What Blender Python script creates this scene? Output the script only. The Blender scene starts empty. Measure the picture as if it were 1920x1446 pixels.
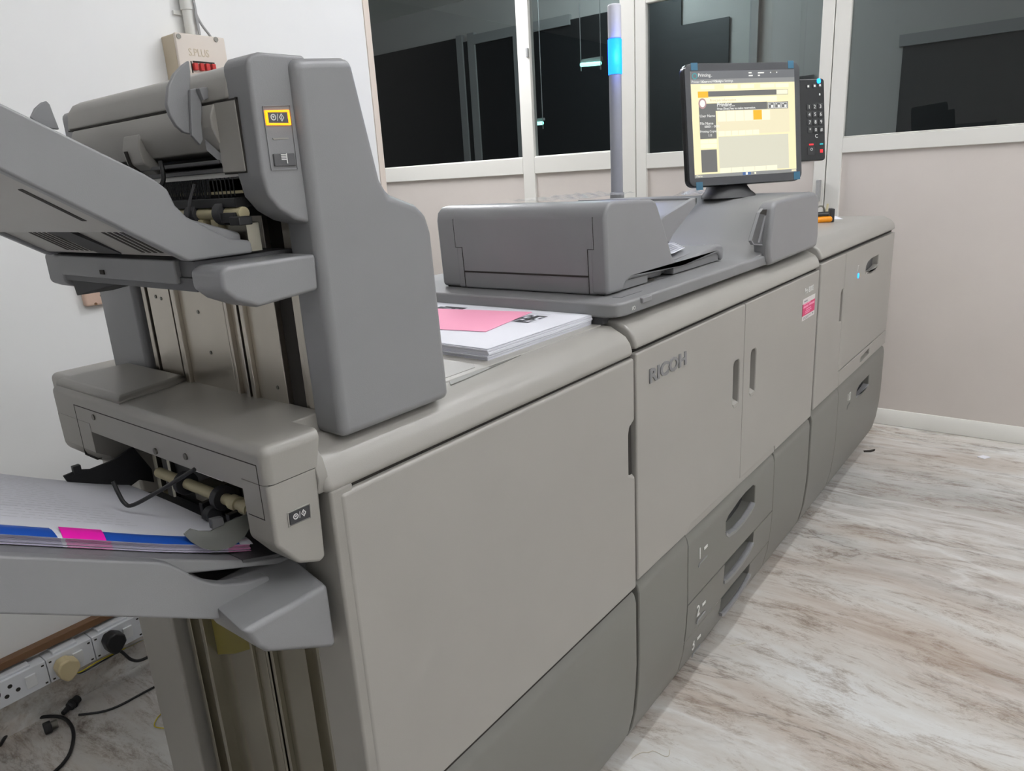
import bpy, bmesh, math, random
import numpy as np
from mathutils import Vector, Matrix
random.seed(7)
SC = bpy.context.scene
COL = SC.collection

# ------------------------------------------------------------------ camera
RCAM = np.array([[0.61021713, -0.79023782, -0.05620714],
                 [-0.2532009, -0.12730961, -0.95900029],
                 [0.75068259, 0.59943011, -0.27777543]])
CAM = np.array([-0.43913313, -0.63312695, 1.26696426])
FPX = 1354.29
cam_d = bpy.data.cameras.new('camera'); cam = bpy.data.objects.new('camera', cam_d); COL.objects.link(cam)
cam_d.sensor_width = 36; cam_d.sensor_fit = 'HORIZONTAL'; cam_d.lens = 36 * FPX / 1920
cam_d.clip_start = .01; cam_d.clip_end = 60
mw = Matrix(((RCAM[0][0], -RCAM[1][0], -RCAM[2][0], CAM[0]),
             (RCAM[0][1], -RCAM[1][1], -RCAM[2][1], CAM[1]),
             (RCAM[0][2], -RCAM[1][2], -RCAM[2][2], CAM[2]), (0, 0, 0, 1)))
cam.matrix_world = mw
SC.camera = cam

# ------------------------------------------------------------------ world, exposure, lights
w = bpy.data.worlds.new('world'); SC.world = w; w.use_nodes = True
w.node_tree.nodes['Background'].inputs[0].default_value = (.5, .6, .8, 1)
w.node_tree.nodes['Background'].inputs[1].default_value = .02
SC.view_settings.view_transform = 'Standard'; SC.view_settings.look = 'None'
SC.view_settings.gamma = 1; SC.view_settings.use_curve_mapping = False
SC.view_settings.exposure = 0.0

CEIL = 2.85
LAMPS = [(1.5, -.30, 136), (2.5, -1.5, 125), (0.6, -2.4, 80), (2.5, 2.7, 430), (-.4, -1.3, 76)]   # ceiling tubes: x, y, strength; the last added to brighten the back wall

# ------------------------------------------------------------------ helpers
def at(px, py, ax, val):
    """point of the plane ax = val seen at photograph pixel (px, py)"""
    r = RCAM.T @ np.array([(px - 960) / FPX, (py - 723) / FPX, 1.0])
    i = 'xyz'.index(ax)
    return Vector(CAM + r * ((val - CAM[i]) / r[i]))
def pj(ax, val, pts):
    k = {'x': (1, 2), 'y': (0, 2), 'z': (0, 1)}[ax]
    out = []
    for p in pts:
        v = at(p[0], p[1], ax, val); out.append((v[k[0]], v[k[1]]))
    return out
def lin(c):
    return tuple(((v / 255) / 12.92 if v / 255 <= .04045 else ((v / 255 + .055) / 1.055) ** 2.4) for v in c)

M = {}
def mat(name, rgb, rough=.45, metal=0., bump=0., bscale=300, mottled=0., emit=0., spec=.5, coat=0., trans=0., alpha=1.):
    m = bpy.data.materials.new(name); m.use_nodes = True
    nt = m.node_tree; b = nt.nodes['Principled BSDF']
    c = lin(rgb) + (1,)
    b.inputs['Base Color'].default_value = c
    b.inputs['Roughness'].default_value = rough; b.inputs['Metallic'].default_value = metal
    b.inputs['Specular IOR Level'].default_value = spec
    b.inputs['Coat Weight'].default_value = coat
    b.inputs['Transmission Weight'].default_value = trans
    b.inputs['Alpha'].default_value = alpha
    if emit:
        b.inputs['Emission Color'].default_value = c; b.inputs['Emission Strength'].default_value = emit
    if bump or mottled:
        tc = nt.nodes.new('ShaderNodeTexCoord')
    if bump:
        n = nt.nodes.new('ShaderNodeTexNoise'); n.inputs['Scale'].default_value = bscale; n.inputs['Detail'].default_value = 3
        bp = nt.nodes.new('ShaderNodeBump'); bp.inputs['Strength'].default_value = bump; bp.inputs['Distance'].default_value = .001
        nt.links.new(tc.outputs['Object'], n.inputs['Vector']); nt.links.new(n.outputs['Fac'], bp.inputs['Height'])
        nt.links.new(bp.outputs['Normal'], b.inputs['Normal'])
    if mottled:
        n2 = nt.nodes.new('ShaderNodeTexNoise'); n2.inputs['Scale'].default_value = 6; n2.inputs['Detail'].default_value = 6
        r = nt.nodes.new('ShaderNodeValToRGB')
        r.color_ramp.elements[0].position = .3; r.color_ramp.elements[1].position = .7
        r.color_ramp.elements[0].color = tuple(v * (1 - mottled) for v in c[:3]) + (1,)
        r.color_ramp.elements[1].color = tuple(min(1, v * (1 + mottled)) for v in c[:3]) + (1,)
        nt.links.new(tc.outputs['Object'], n2.inputs['Vector']); nt.links.new(n2.outputs['Fac'], r.inputs['Fac'])
        nt.links.new(r.outputs['Color'], b.inputs['Base Color'])
    M[name] = m
    return m
mat('beige', (161, 158, 152), .34, bump=.12, bscale=900, mottled=.02)
mat('grey', (134, 134, 136), .38, bump=.12, bscale=900, mottled=.03)
mat('grey_mid', (129, 129, 130), .45, bump=.12, bscale=900, mottled=.02)
mat('grey_warm', (152, 149, 143), .38, bump=.12, bscale=900, mottled=.05)
mat('dark_grey', (119, 118, 113), .45, bump=.12, bscale=900, mottled=.02)
mat('seam', (44, 40, 36), .8)
mat('black', (22, 22, 24), .45)
mat('black_soft', (38, 38, 40), .6)
mat('rubber', (52, 52, 55), .6)
mat('ivory', (196, 186, 150), .45)
mat('inner_grey', (84, 84, 86), .5)
mat('steel', (188, 182, 172), .3, metal=1., mottled=.06)
mat('steel_dark', (150, 142, 125), .32, metal=1.)
mat('zinc', (152, 148, 136), .27, metal=1., mottled=.05)
mat('paper', (236, 236, 244), .7)
mat('paper_edge', (196, 190, 214), .8)
mat('pink_edge', (226, 150, 196), .8)
mat('pink_paper', (255, 170, 200), .75)
mat('magenta', (245, 20, 180), .5)
mat('blue_print', (15, 75, 170), .5)
mat('ink', (60, 60, 66), .8)
mat('ink_faint', (150, 150, 156), .8)
mat('ink_pale', (206, 206, 211), .8)
mat('lettering', (225, 225, 222), .5)
mat('wall_paint', (238, 238, 237), .75, bump=.1, bscale=60, mottled=.012)
mat('ceiling_paint', (232, 231, 228), .85)
mat('panel_laminate', (211, 203, 197), .5, mottled=.012)
mat('aluminium', (226, 224, 218), .4)
mat('trim_edge', (226, 213, 200), .6)
mat('box_ivory', (218, 208, 197), .5)
mat('box_side', (200, 186, 162), .5)
mat('pvc_white', (222, 221, 216), .4)
mat('cable_grey', (160, 160, 160), .5)
mat('red_switch', (190, 40, 36), .35)
mat('wood', (116, 84, 56), .5, bump=.2, bscale=80, mottled=.15)
mat('socket_white', (226, 228, 232), .35)
mat('switch_white', (236, 237, 238), .3)
mat('beige_plug', (206, 190, 150), .5)
mat('yellow_wire', (200, 180, 30), .5)
mat('peach_box', (205, 176, 158), .5)
mat('monitor_black', (26, 27, 29), .22)
mat('monitor_bezel', (66, 67, 70), .16)
mat('tape_blue', (48, 98, 124), .3)
mat('orange_plastic', (240, 150, 5), .4)
mat('yellow_label', (235, 205, 20), .5)
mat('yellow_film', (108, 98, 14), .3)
mat('sticker_pink', (214, 60, 110), .5)
mat('sticker_white', (222, 219, 216), .5)
mat('sticker_line', (245, 150, 185), .5)
mat('screw', (120, 118, 112), .35, metal=1.)
mat('black_debris', (40, 34, 28), .8)
mat('string', (208, 200, 184), .8)
mat('clear_plastic', (225, 228, 235), .12, alpha=.28)
mat('smoke_plastic', (120, 122, 116), .3, alpha=.72)
mat('led_blue', (20, 150, 255), .4, emit=2.2)
mat('tower_blue', (16, 108, 255), .4, emit=3.6)
mat('tower_cap', (200, 200, 205), .35)
mat('tower_pole', (152, 154, 162), .4)
mat('amber', (255, 150, 10), .4, emit=2.0)
mat('key_red', (240, 40, 50), .4, emit=.5)
mat('key_cyan', (20, 150, 160), .4, emit=.4)
mat('tube_glow', (150, 255, 235), .4, emit=5)
mat('adj_wall', (178, 174, 170), .8)
mat('adj_dark', (24, 25, 27), .5)
mat('adj_frame', (140, 139, 138), .6)
mat('adj_cloth', (60, 120, 110), .8, mottled=.2)
for n, c, e in [('ui_cream', (255, 244, 196), 1.0), ('ui_pale', (255, 252, 222), 1.0), ('ui_tan', (244, 234, 198), 1.), ('ui_gray', (222, 219, 198), 1.),
                ('ui_dark', (112, 112, 110), .9), ('ui_head', (112, 114, 118), .9), ('ui_band', (150, 151, 150), .9), ('ui_orange', (255, 190, 0), 1.),
                ('ui_white', (250, 250, 245), 1.), ('ui_teal', (60, 160, 165), .9), ('ui_line', (220, 205, 150), 1.), ('ui_blue', (70, 110, 170), .9), ('ui_icon', (190, 150, 150), .9)]:
    mat(n, c, .3, emit=e); M[n].node_tree.nodes['Principled BSDF'].inputs['Base Color'].default_value = (.01, .01, .01, 1)

def marble():
    m = bpy.data.materials.new('marble'); m.use_nodes = True; nt = m.node_tree; N = nt.nodes; L = nt.links
    b = N['Principled BSDF']; b.inputs['Roughness'].default_value = .22
    tc = N.new('ShaderNodeTexCoord'); mp = N.new('ShaderNodeMapping'); mp.inputs['Scale'].default_value = (1, .30, 1)
    mp.inputs['Rotation'].default_value = (0, 0, math.radians(-5))
    wn = N.new('ShaderNodeTexNoise'); wn.inputs['Scale'].default_value = .9; wn.inputs['Detail'].default_value = 3
    wv = N.new('ShaderNodeVectorMath'); wv.operation = 'MULTIPLY_ADD'; wv.inputs[1].default_value = (.22, .1, 0)
    L.new(tc.outputs['Object'], wn.inputs['Vector']); L.new(wn.outputs['Color'], wv.inputs[0]); L.new(tc.outputs['Object'], wv.inputs[2])
    L.new(wv.outputs[0], mp.inputs['Vector'])
    def noise(scale, detail, rough, dist, w):
        n = N.new('ShaderNodeTexNoise'); n.noise_dimensions = '4D'
        n.inputs['Scale'].default_value = scale; n.inputs['Detail'].default_value = detail; n.inputs['Roughness'].default_value = rough
        n.inputs['Distortion'].default_value = dist; n.inputs['W'].default_value = w
        L.new(mp.outputs['Vector'], n.inputs['Vector']); return n.outputs['Fac']
    def ramp(fac, stops):
        r = N.new('ShaderNodeValToRGB'); cr = r.color_ramp
        while len(cr.elements) < len(stops): cr.elements.new(.5)
        for e, (p, c) in zip(cr.elements, stops): e.position = p; e.color = lin(c) + (1,)
        L.new(fac, r.inputs['Fac']); return r.outputs['Color']
    def mix(fac, a, c):
        x = N.new('ShaderNodeMix'); x.data_type = 'RGBA'; L.new(fac, x.inputs[0]); L.new(a, x.inputs[6]); L.new(c, x.inputs[7]); return x.outputs[2]
    base = ramp(noise(2.2, 12, .70, .6, 0), [(.30, (150, 135, 122)), (.40, (182, 168, 156)), (.47, (200, 191, 182)), (.54, (212, 208, 202)), (.62, (226, 226, 224)), (.72, (205, 207, 207))])
    bluem = ramp(noise(1.3, 8, .6, .5, 3), [(.47, (0, 0, 0)), (.60, (215, 215, 215))])
    bw = N.new('ShaderNodeRGBToBW'); L.new(bluem, bw.inputs[0])
    c1 = mix(bw.outputs[0], base, ramp(noise(4.5, 11, .68, .5, 5), [(.33, (156, 158, 157)), (.5, (190, 192, 191)), (.66, (220, 221, 221))]))
    fine = ramp(noise(14, 15, .86, .4, 9), [(.36, (112, 98, 86)), (.43, (206, 196, 188)), (.50, (255, 255, 255))])
    mul = N.new('ShaderNodeMix'); mul.data_type = 'RGBA'; mul.blend_type = 'MULTIPLY'; mul.inputs[0].default_value = .8
    L.new(c1, mul.inputs[6]); L.new(fine, mul.inputs[7])
    v = noise(2.4, 10, .64, .8, 14)
    sub = N.new('ShaderNodeMath'); sub.operation = 'SUBTRACT'; L.new(v, sub.inputs[0]); sub.inputs[1].default_value = .5
    ab = N.new('ShaderNodeMath'); ab.operation = 'ABSOLUTE'; L.new(sub.outputs[0], ab.inputs[0])
    vr = ramp(ab.outputs[0], [(0, (235, 235, 235)), (.006, (140, 140, 140)), (.022, (0, 0, 0))])
    gate = ramp(noise(2.1, 6, .6, .5, 21), [(.42, (0, 0, 0)), (.58, (230, 230, 230))])
    gm = N.new('ShaderNodeMix'); gm.data_type = 'RGBA'; gm.blend_type = 'MULTIPLY'; gm.inputs[0].default_value = 1; L.new(vr, gm.inputs[6]); L.new(gate, gm.inputs[7])
    bw2 = N.new('ShaderNodeRGBToBW'); L.new(gm.outputs[2], bw2.inputs[0])
    vc = N.new('ShaderNodeRGB'); vc.outputs[0].default_value = lin((96, 82, 70)) + (1,)
    f1 = mix(bw2.outputs[0], mul.outputs[2], vc.outputs[0])
    w2 = noise(1.7, 9, .6, .7, 30)
    s2 = N.new('ShaderNodeMath'); s2.operation = 'SUBTRACT'; L.new(w2, s2.inputs[0]); s2.inputs[1].default_value = .47
    a2 = N.new('ShaderNodeMath'); a2.operation = 'ABSOLUTE'; L.new(s2.outputs[0], a2.inputs[0])
    wr = N.new('ShaderNodeRGBToBW'); L.new(ramp(a2.outputs[0], [(0, (200, 200, 200)), (.018, (100, 100, 100)), (.045, (0, 0, 0))]), wr.inputs[0])
    wc = N.new('ShaderNodeRGB'); wc.outputs[0].default_value = lin((232, 232, 230)) + (1,)
    fin = mix(wr.outputs[0], f1, wc.outputs[0])
    L.new(fin, b.inputs['Base Color'])
    M['marble'] = m
marble()

def glass(name, tint, extra):
    m = bpy.data.materials.new(name); m.use_nodes = True; nt = m.node_tree; N = nt.nodes; L = nt.links
    for n in list(N):
        if n.type != 'OUTPUT_MATERIAL': N.remove(n)
    out = [n for n in N if n.type == 'OUTPUT_MATERIAL'][0]
    tr = N.new('ShaderNodeBsdfTransparent'); tr.inputs[0].default_value = (tint, tint * 1.02, tint * 1.03, 1)
    gl = N.new('ShaderNodeBsdfGlossy'); gl.inputs['Roughness'].default_value = .01; gl.inputs[0].default_value = (extra, extra, extra, 1)
    fr = N.new('ShaderNodeFresnel'); fr.inputs[0].default_value = 1.5
    ge = N.new('ShaderNodeNewGeometry'); iv = N.new('ShaderNodeMath'); iv.operation = 'SUBTRACT'; iv.inputs[0].default_value = 1; L.new(ge.outputs['Backfacing'], iv.inputs[1])
    mu = N.new('ShaderNodeMath'); mu.operation = 'MULTIPLY'; L.new(fr.outputs[0], mu.inputs[0]); L.new(iv.outputs[0], mu.inputs[1])
    mx = N.new('ShaderNodeMixShader'); L.new(mu.outputs[0], mx.inputs[0]); L.new(tr.outputs[0], mx.inputs[1]); L.new(gl.outputs[0], mx.inputs[2])
    L.new(mx.outputs[0], out.inputs[0]); M[name] = m
glass('pane_glass', .68, 1.0)

class MB:
    def __init__(s): s.bm = bmesh.new(); s.mats = []
    def _m(s, fs, m):
        if m is None: m = s.mats[0] if s.mats else None
        if m is None: return
        if m not in s.mats: s.mats.append(m)
        i = s.mats.index(m)
        for f in fs: f.material_index = i
    def prism(s, ax, pts, a, b, m=None):
        def P(p, t):
            return {'x': (t, p[0], p[1]), 'y': (p[0], t, p[1]), 'z': (p[0], p[1], t)}[ax]
        va = [s.bm.verts.new(P(p, a)) for p in pts]; vb = [s.bm.verts.new(P(p, b)) for p in pts]
        n = len(pts); fs = [s.bm.faces.new(va), s.bm.faces.new(vb[::-1])]
        for i in range(n): fs.append(s.bm.faces.new((va[i], va[(i + 1) % n], vb[(i + 1) % n], vb[i])))
        bmesh.ops.recalc_face_normals(s.bm, faces=fs); s._m(fs, m); return s
    def box(s, x0, x1, y0, y1, z0, z1, m=None):
        return s.prism('z', [(x0, y0), (x1, y0), (x1, y1), (x0, y1)], z0, z1, m)
    def quad(s, pts, m=None):
        f = s.bm.faces.new([s.bm.verts.new(p) for p in pts]); s._m([f], m); return s
    def slab(s, pts, thick, m=None):
        """thick plate from a planar 3D polygon, extruded along its normal"""
        P = [Vector(p) for p in pts]; n = (P[1] - P[0]).cross(P[2] - P[0]).normalized() * thick
        va = [s.bm.verts.new(p) for p in P]; vb = [s.bm.verts.new(p + n) for p in P]; k = len(P)
        fs = [s.bm.faces.new(va), s.bm.faces.new(vb[::-1])]
        for i in range(k): fs.append(s.bm.faces.new((va[i], va[(i + 1) % k], vb[(i + 1) % k], vb[i])))
        bmesh.ops.recalc_face_normals(s.bm, faces=fs); s._m(fs, m); return s
    def cyl(s, p0, p1, r0, r1=None, n=24, m=None):
        r1 = r0 if r1 is None else r1
        return s.tube([p0, p1], [r0, r1], n, m)
    def tube(s, path, r, n=10, m=None):
        P = [Vector(p) for p in path]; k = len(P)
        rs = r if isinstance(r, (list, tuple)) else [r] * k
        rings = []; up = None
        for i in range(k):
            d = (P[min(i + 1, k - 1)] - P[max(i - 1, 0)])
            if d.length < 1e-9: d = P[-1] - P[0]
            d.normalize()
            if up is None:
                up = d.orthogonal().normalized()
            else:
                up = (up - d * up.dot(d)); up = up.normalized() if up.length > 1e-6 else d.orthogonal().normalized()
            q = d.cross(up)
            rings.append([s.bm.verts.new(P[i] + (up * math.cos(2 * math.pi * j / n) + q * math.sin(2 * math.pi * j / n)) * rs[i]) for j in range(n)])
        fs = [s.bm.faces.new(rings[0]), s.bm.faces.new(rings[-1][::-1])]
        for i in range(k - 1):
            for j in range(n): fs.append(s.bm.faces.new((rings[i][j], rings[i][(j + 1) % n], rings[i + 1][(j + 1) % n], rings[i + 1][j])))
        bmesh.ops.recalc_face_normals(s.bm, faces=fs); s._m(fs, m); return s
    def grid(s, rows, m=None):
        """surface through rows of 3D points"""
        V = [[s.bm.verts.new(p) for p in r] for r in rows]; fs = []
        for i in range(len(V) - 1):
            for j in range(len(V[0]) - 1): fs.append(s.bm.faces.new((V[i][j], V[i + 1][j], V[i + 1][j + 1], V[i][j + 1])))
        s._m(fs, m); return s
    def build(s, name, m, parent=None, bev=0., seg=3, ang=32, cuts=None, sharp=38, edges=None):
        if m is not None:
            if s.mats and s.mats[0] is not m and any(f.material_index == 0 for f in s.bm.faces) and not getattr(s, 'own', False):
                pass
            if not s.mats: s.mats = [m]
        me = bpy.data.meshes.new(name); s.bm.to_mesh(me); s.bm.free()
        for mm in s.mats: me.materials.append(mm)
        o = bpy.data.objects.new(name, me); COL.objects.link(o)
        if cuts is not None:
            cm = bpy.data.meshes.new('cut'); cuts.bm.to_mesh(cm); cuts.bm.free()
            co = bpy.data.objects.new('cut', cm); COL.objects.link(co)
            md = o.modifiers.new('b', 'BOOLEAN'); md.object = co; md.operation = 'DIFFERENCE'; md.solver = 'EXACT'
            bpy.context.view_layer.update()
            nm = bpy.data.meshes.new_from_object(o.evaluated_get(bpy.context.evaluated_depsgraph_get()))
            o.modifiers.clear(); o.data = nm; nm.name = name; me = nm
            bpy.data.objects.remove(co)
        for p in me.polygons: p.use_smooth = True
        me.set_sharp_from_angle(angle=math.radians(sharp))
        if bev:
            md = o.modifiers.new('bevel', 'BEVEL'); md.width = bev; md.segments = seg; md.limit_method = 'ANGLE'; md.angle_limit = math.radians(ang)
            md.harden_normals = True; md.use_clamp_overlap = True
            if edges is not None:                                  # bevel only the edges picked by the test
                at_ = me.attributes.new('bevel_weight_edge', 'FLOAT', 'EDGE')
                for e in me.edges: at_.data[e.index].value = 1. if edges(me.vertices[e.vertices[0]].co, me.vertices[e.vertices[1]].co) else 0.
                md.limit_method = 'WEIGHT'
        if parent is not None:
            o.parent = parent
            if parent.type == 'EMPTY': o.matrix_parent_inverse = Matrix.Translation(-parent.location)
        else:
            vs = [v.co for v in me.vertices]
            c = Vector((sum(v.x for v in vs) / len(vs), sum(v.y for v in vs) / len(vs), min(v.z for v in vs)))
            me.transform(Matrix.Translation(-c)); o.location = c
        return o
def box(name, x0, x1, y0, y1, z0, z1, m, parent=None, bev=0., **k):
    return MB().box(x0, x1, y0, y1, z0, z1).build(name, M[m], parent, bev, **k)
def prism(name, ax, pts, a, b, m, parent=None, bev=0., **k):
    return MB().prism(ax, pts, a, b).build(name, M[m], parent, bev, **k)
def tag(o, label=None, cat=None, group=None, kind=None):
    if label: o['label'] = label
    if cat: o['category'] = cat
    if group: o['group'] = group
    if kind: o['kind'] = kind
    return o
def thing(name, label, cat, loc=(0, 0, 0), group=None):
    o = bpy.data.objects.new(name, None); COL.objects.link(o); o.location = loc; o.empty_display_size = .1
    return tag(o, label, cat, group)
def text(name, body, origin, right, up, size, m, parent, ext=.0006, bold=0., align='LEFT', shear=0., sx=1.):
    c = bpy.data.curves.new(name, 'FONT'); c.body = body; c.size = size; c.extrude = ext; c.offset = bold; c.align_x = align; c.shear = shear; c.resolution_u = 3
    t = bpy.data.objects.new('t', c); COL.objects.link(t); bpy.context.view_layer.update()
    me = bpy.data.meshes.new_from_object(t.evaluated_get(bpy.context.evaluated_depsgraph_get())); bpy.data.objects.remove(t)
    r = Vector(right).normalized(); u = Vector(up).normalized(); n = r.cross(u); u = n.cross(r)
    me.transform(Matrix((((r.x * sx), u.x, n.x, origin[0]), ((r.y * sx), u.y, n.y, origin[1]), ((r.z * sx), u.z, n.z, origin[2]), (0, 0, 0, 1))))
    me.materials.clear(); me.materials.append(M[m]); me.name = name
    o = bpy.data.objects.new(name, me); COL.objects.link(o); o.parent = parent
    if parent is not None and parent.type == 'EMPTY': o.matrix_parent_inverse = Matrix.Translation(-parent.location)
    return o
def arc(cx, cy, r, a0, a1, n=8):
    return [(cx + r * math.cos(math.radians(a0 + (a1 - a0) * i / n)), cy + r * math.sin(math.radians(a0 + (a1 - a0) * i / n))) for i in range(n + 1)]
def smooth(pts, n=6):
    """Catmull-Rom through 3D points"""
    P = [Vector(p) for p in pts]; out = []
    for i in range(len(P) - 1):
        a, b, c, d = P[max(i - 1, 0)], P[i], P[i + 1], P[min(i + 2, len(P) - 1)]
        for k in range(n):
            t = k / n
            out.append(.5 * ((2 * b) + (c - a) * t + (2 * a - 5 * b + 4 * c - d) * t * t + (3 * b - a - 3 * c + d) * t ** 3))
    out.append(P[-1]); return out
X, Y, Z = Vector((1, 0, 0)), Vector((0, 1, 0)), Vector((0, 0, 1))

# ================================================================== room
XE, YB, XL, YF = 3.28, 1.33, -2.6, -3.2
S = 'structure'
tag(box('floor', XL, 5.3, YF, 6.0, -.06, 0, 'marble'), kind=S)
tag(box('ceiling', XL, 5.3, YF, 6.0, CEIL, CEIL + .06, 'ceiling_paint'), kind=S)
wb = tag(box('wall_back', XL, 1.352, YB, YB + .14, 0, CEIL, 'wall_paint'), kind=S)
tag(box('trim_1', 1.352, 1.376, YB - .004, YB + .144, 0, CEIL, 'trim_edge'), kind=S)
tag(box('baseboard_back', XL, .9, YB - .008, YB, 0, .10, 'marble'), kind=S)
tag(box('wall_left', XL - .1, XL, YF, 6.0, 0, CEIL, 'wall_paint'), kind=S)
tag(box('wall_front', XL, XE, YF - .1, YF, 0, CEIL, 'wall_paint'), kind=S)
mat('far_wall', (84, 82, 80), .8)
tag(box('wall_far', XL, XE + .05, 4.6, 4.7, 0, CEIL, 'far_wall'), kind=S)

# glazed partition on the right-hand end: rails, posts, laminate panels below
ZS0, ZS1 = 1.275, 1.37                           # rail under the panes
fr = MB()
def fbar(y0, y1, z0, z1, d=.03): fr.box(XE - .0, XE + .05, y0, y1, z0, z1)
GX = XE + .022
def window(n, y0, y1, mull=(), zt=CEIL, z_rail=(ZS0, ZS1)):
    f = MB()
    e = sorted([v for ab in mull for v in ab]); cuts = [y0] + e + [y1]
    for a, b in zip(cuts[0::2], cuts[1::2]):
        if b - a > .01:
            f.box(XE, XE + .05, a, b, z_rail[0], z_rail[1])
            f.box(XE + .006, XE + .044, a, b, z_rail[1], z_rail[1] + .006)
    for a, b in mull: f.box(XE, XE + .05, a, b, 0, zt)
    o = tag(f.build('window_%d' % n, M['aluminium'], None, .003, seg=2), kind=S)
    return o
def sub(o, name, mb_box, m, bev=0.):
    x0, x1, y0, y1, z0, z1 = mb_box
    c = MB().box(x0, x1, y0, y1, z0, z1).build(name, M[m], None, bev, seg=2)
    c.parent = o; c.matrix_parent_inverse = Matrix.Translation(-o.location); return c
w1 = window(1, 1.375, 4.6, [(2.062, 2.150), (1.375, 1.462)])
sub(w1, 'pane', (GX, GX + .005, 2.150, 4.6, ZS1, CEIL), 'pane_glass')
sub(w1, 'pane', (GX, GX + .005, 1.462, 2.062, ZS1, CEIL), 'pane_glass')
sub(w1, 'panel', (XE + .016, XE + .03, 2.150, 4.6, .07, ZS0), 'panel_laminate')
sub(w1, 'panel', (XE + .016, XE + .03, 1.462, 2.062, .07, ZS0), 'panel_laminate')
sub(w1, 'latch', (XE - .012, XE, 2.066, 2.082, 1.93, 1.98), 'cable_grey', .003)
# door leaf between the two posts
d1 = MB()
d1.box(XE, XE + .045, 1.308, 1.371, .01, 2.12); d1.box(XE, XE + .045, .372, .426, .01, 2.12)
d1.box(XE, XE + .045, .426, 1.308, 1.265, 1.345); d1.box(XE, XE + .045, .426, 1.308, 2.085, 2.12); d1.box(XE, XE + .045, .426, 1.308, .01, .16)
d1 = tag(d1.build('door_1', M['aluminium'], None, .004, seg=2), kind=S)
sub(d1, 'pane', (GX, GX + .005, .426, 1.308, 1.345, 2.085), 'pane_glass')
sub(d1, 'panel', (XE + .016, XE + .03, .426, 1.308, .16, 1.265), 'panel_laminate')
sub(d1, 'door_closer', (XE - .05, XE, .98, 1.20, 2.082, 2.13), 'cable_grey', .006)
sub(d1, 'door_handle', (XE - .03, XE, .385, .402, 1.07, 1.17), 'cable_grey', .004)
tag(box('trim_2', XE, XE + .05, .372, 1.375, 2.125, 2.2, 'aluminium'), kind=S)
w3 = window(2, YF, .368, [(.303, .368)], z_rail=(1.285, 1.352))
sub(w3, 'pane', (GX, GX + .005, YF, .303, 1.352, CEIL), 'pane_glass')
sub(w3, 'panel', (XE + .016, XE + .03, YF, .303, .07, 1.285), 'panel_laminate')
w4 = MB().box(XE + .0, XE + .05, .372, 1.375, 2.2, CEIL).build('trim_3', M['aluminium'], None); tag(w4, kind=S)
bb = MB().prism('y', [(XE - .004, 0), (XE + .05, 0), (XE + .05, .075), (XE + .012, .075), (XE - .004, .042)], YF, .37).build('baseboard_right', M['aluminium'], None, .003, seg=2)
tag(bb, kind=S)

# the dim room behind the glass
AX = 5.2
tag(box('wall_right', AX, AX + .1, YF, 6.0, 0, CEIL, 'adj_wall'), kind=S)
tag(box('wall_side', XE + .05, AX, 6.0, 6.1, 0, CEIL, 'adj_wall'), kind=S)
tag(box('wall_near', XE + .05, AX, YF - .1, YF, 0, CEIL, 'adj_wall'), kind=S)
w5 = MB().box(AX - .04, AX, 4.20, 4.27, 0, 2.56).box(AX - .04, AX, 4.05, 4.13, 0, 2.56).box(AX - .04, AX, 3.0, 4.05, 2.46, 2.54).box(AX - .04, AX, 3.48, 3.60, 0, 2.46).build('window_3', M['adj_frame'], None)
tag(w5, kind=S)
sub(w5, 'pane', (AX - .02, AX - .01, 4.27, 6.0, .6, 2.545), 'adj_dark'); sub(w5, 'pane', (AX - .02, AX - .01, 3.60, 4.05, .1, 2.46), 'adj_dark')
sub(w5, 'pane', (AX - .02, AX - .01, 2.0, 3.48, .1, 2.5), 'adj_dark'); sub(w5, 'pane', (AX - .02, AX - .01, 4.13, 4.2, .0, 2.5), 'adj_dark')
w6 = MB().box(AX - .05, AX, -3.2, .47, 1.93, 2.0).box(AX - .04, AX, 1.40, 1.46, 0, 2.85).build('window_4', M['adj_frame'], None); tag(w6, kind=S)
sub(w6, 'pane', (AX - .02, AX - .01, -3.2, .45, .3, 1.93), 'adj_dark'); sub(w6, 'pane', (AX - .02, AX - .01, 1.62, 2.0, .3, 2.3), 'adj_dark')
sub(w6, 'pane', (AX - .02, AX - .01, 1.0, 1.40, .3, 1.83), 'adj_dark')
def glow_tube(y0, y1, z0, z1, lab):
    o = thing('tube_lamp', lab, 'lamp', (4.2, (y0 + y1) / 2, z0))
    a, b = Vector((4.2, y0, z0)), Vector((4.2, y1, z1))
    MB().cyl(a, b, .013, n=12).build('tube', M['tube_glow'], o)
    MB().box(4.205, 4.23, min(y0, y1), max(y0, y1), min(z0, z1) + .02, max(z0, z1) + .035).build('batten', M['adj_frame'], o)
    for e in (a, b): MB().cyl(e, e + Vector((0, 0, -.04)), .004).cyl(e, e + Vector((.0, 0, CEIL - z0)), .003).build('end_holder', M['adj_frame'], o)
glow_tube(2.29, 2.13, 1.985, 1.975, 'upper glowing tube lamp seen through the glass beside the blue signal light')
glow_tube(2.72, 2.635, 1.634, 1.632, 'small lower glowing tube lamp seen through the glass near the middle mullion')

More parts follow.
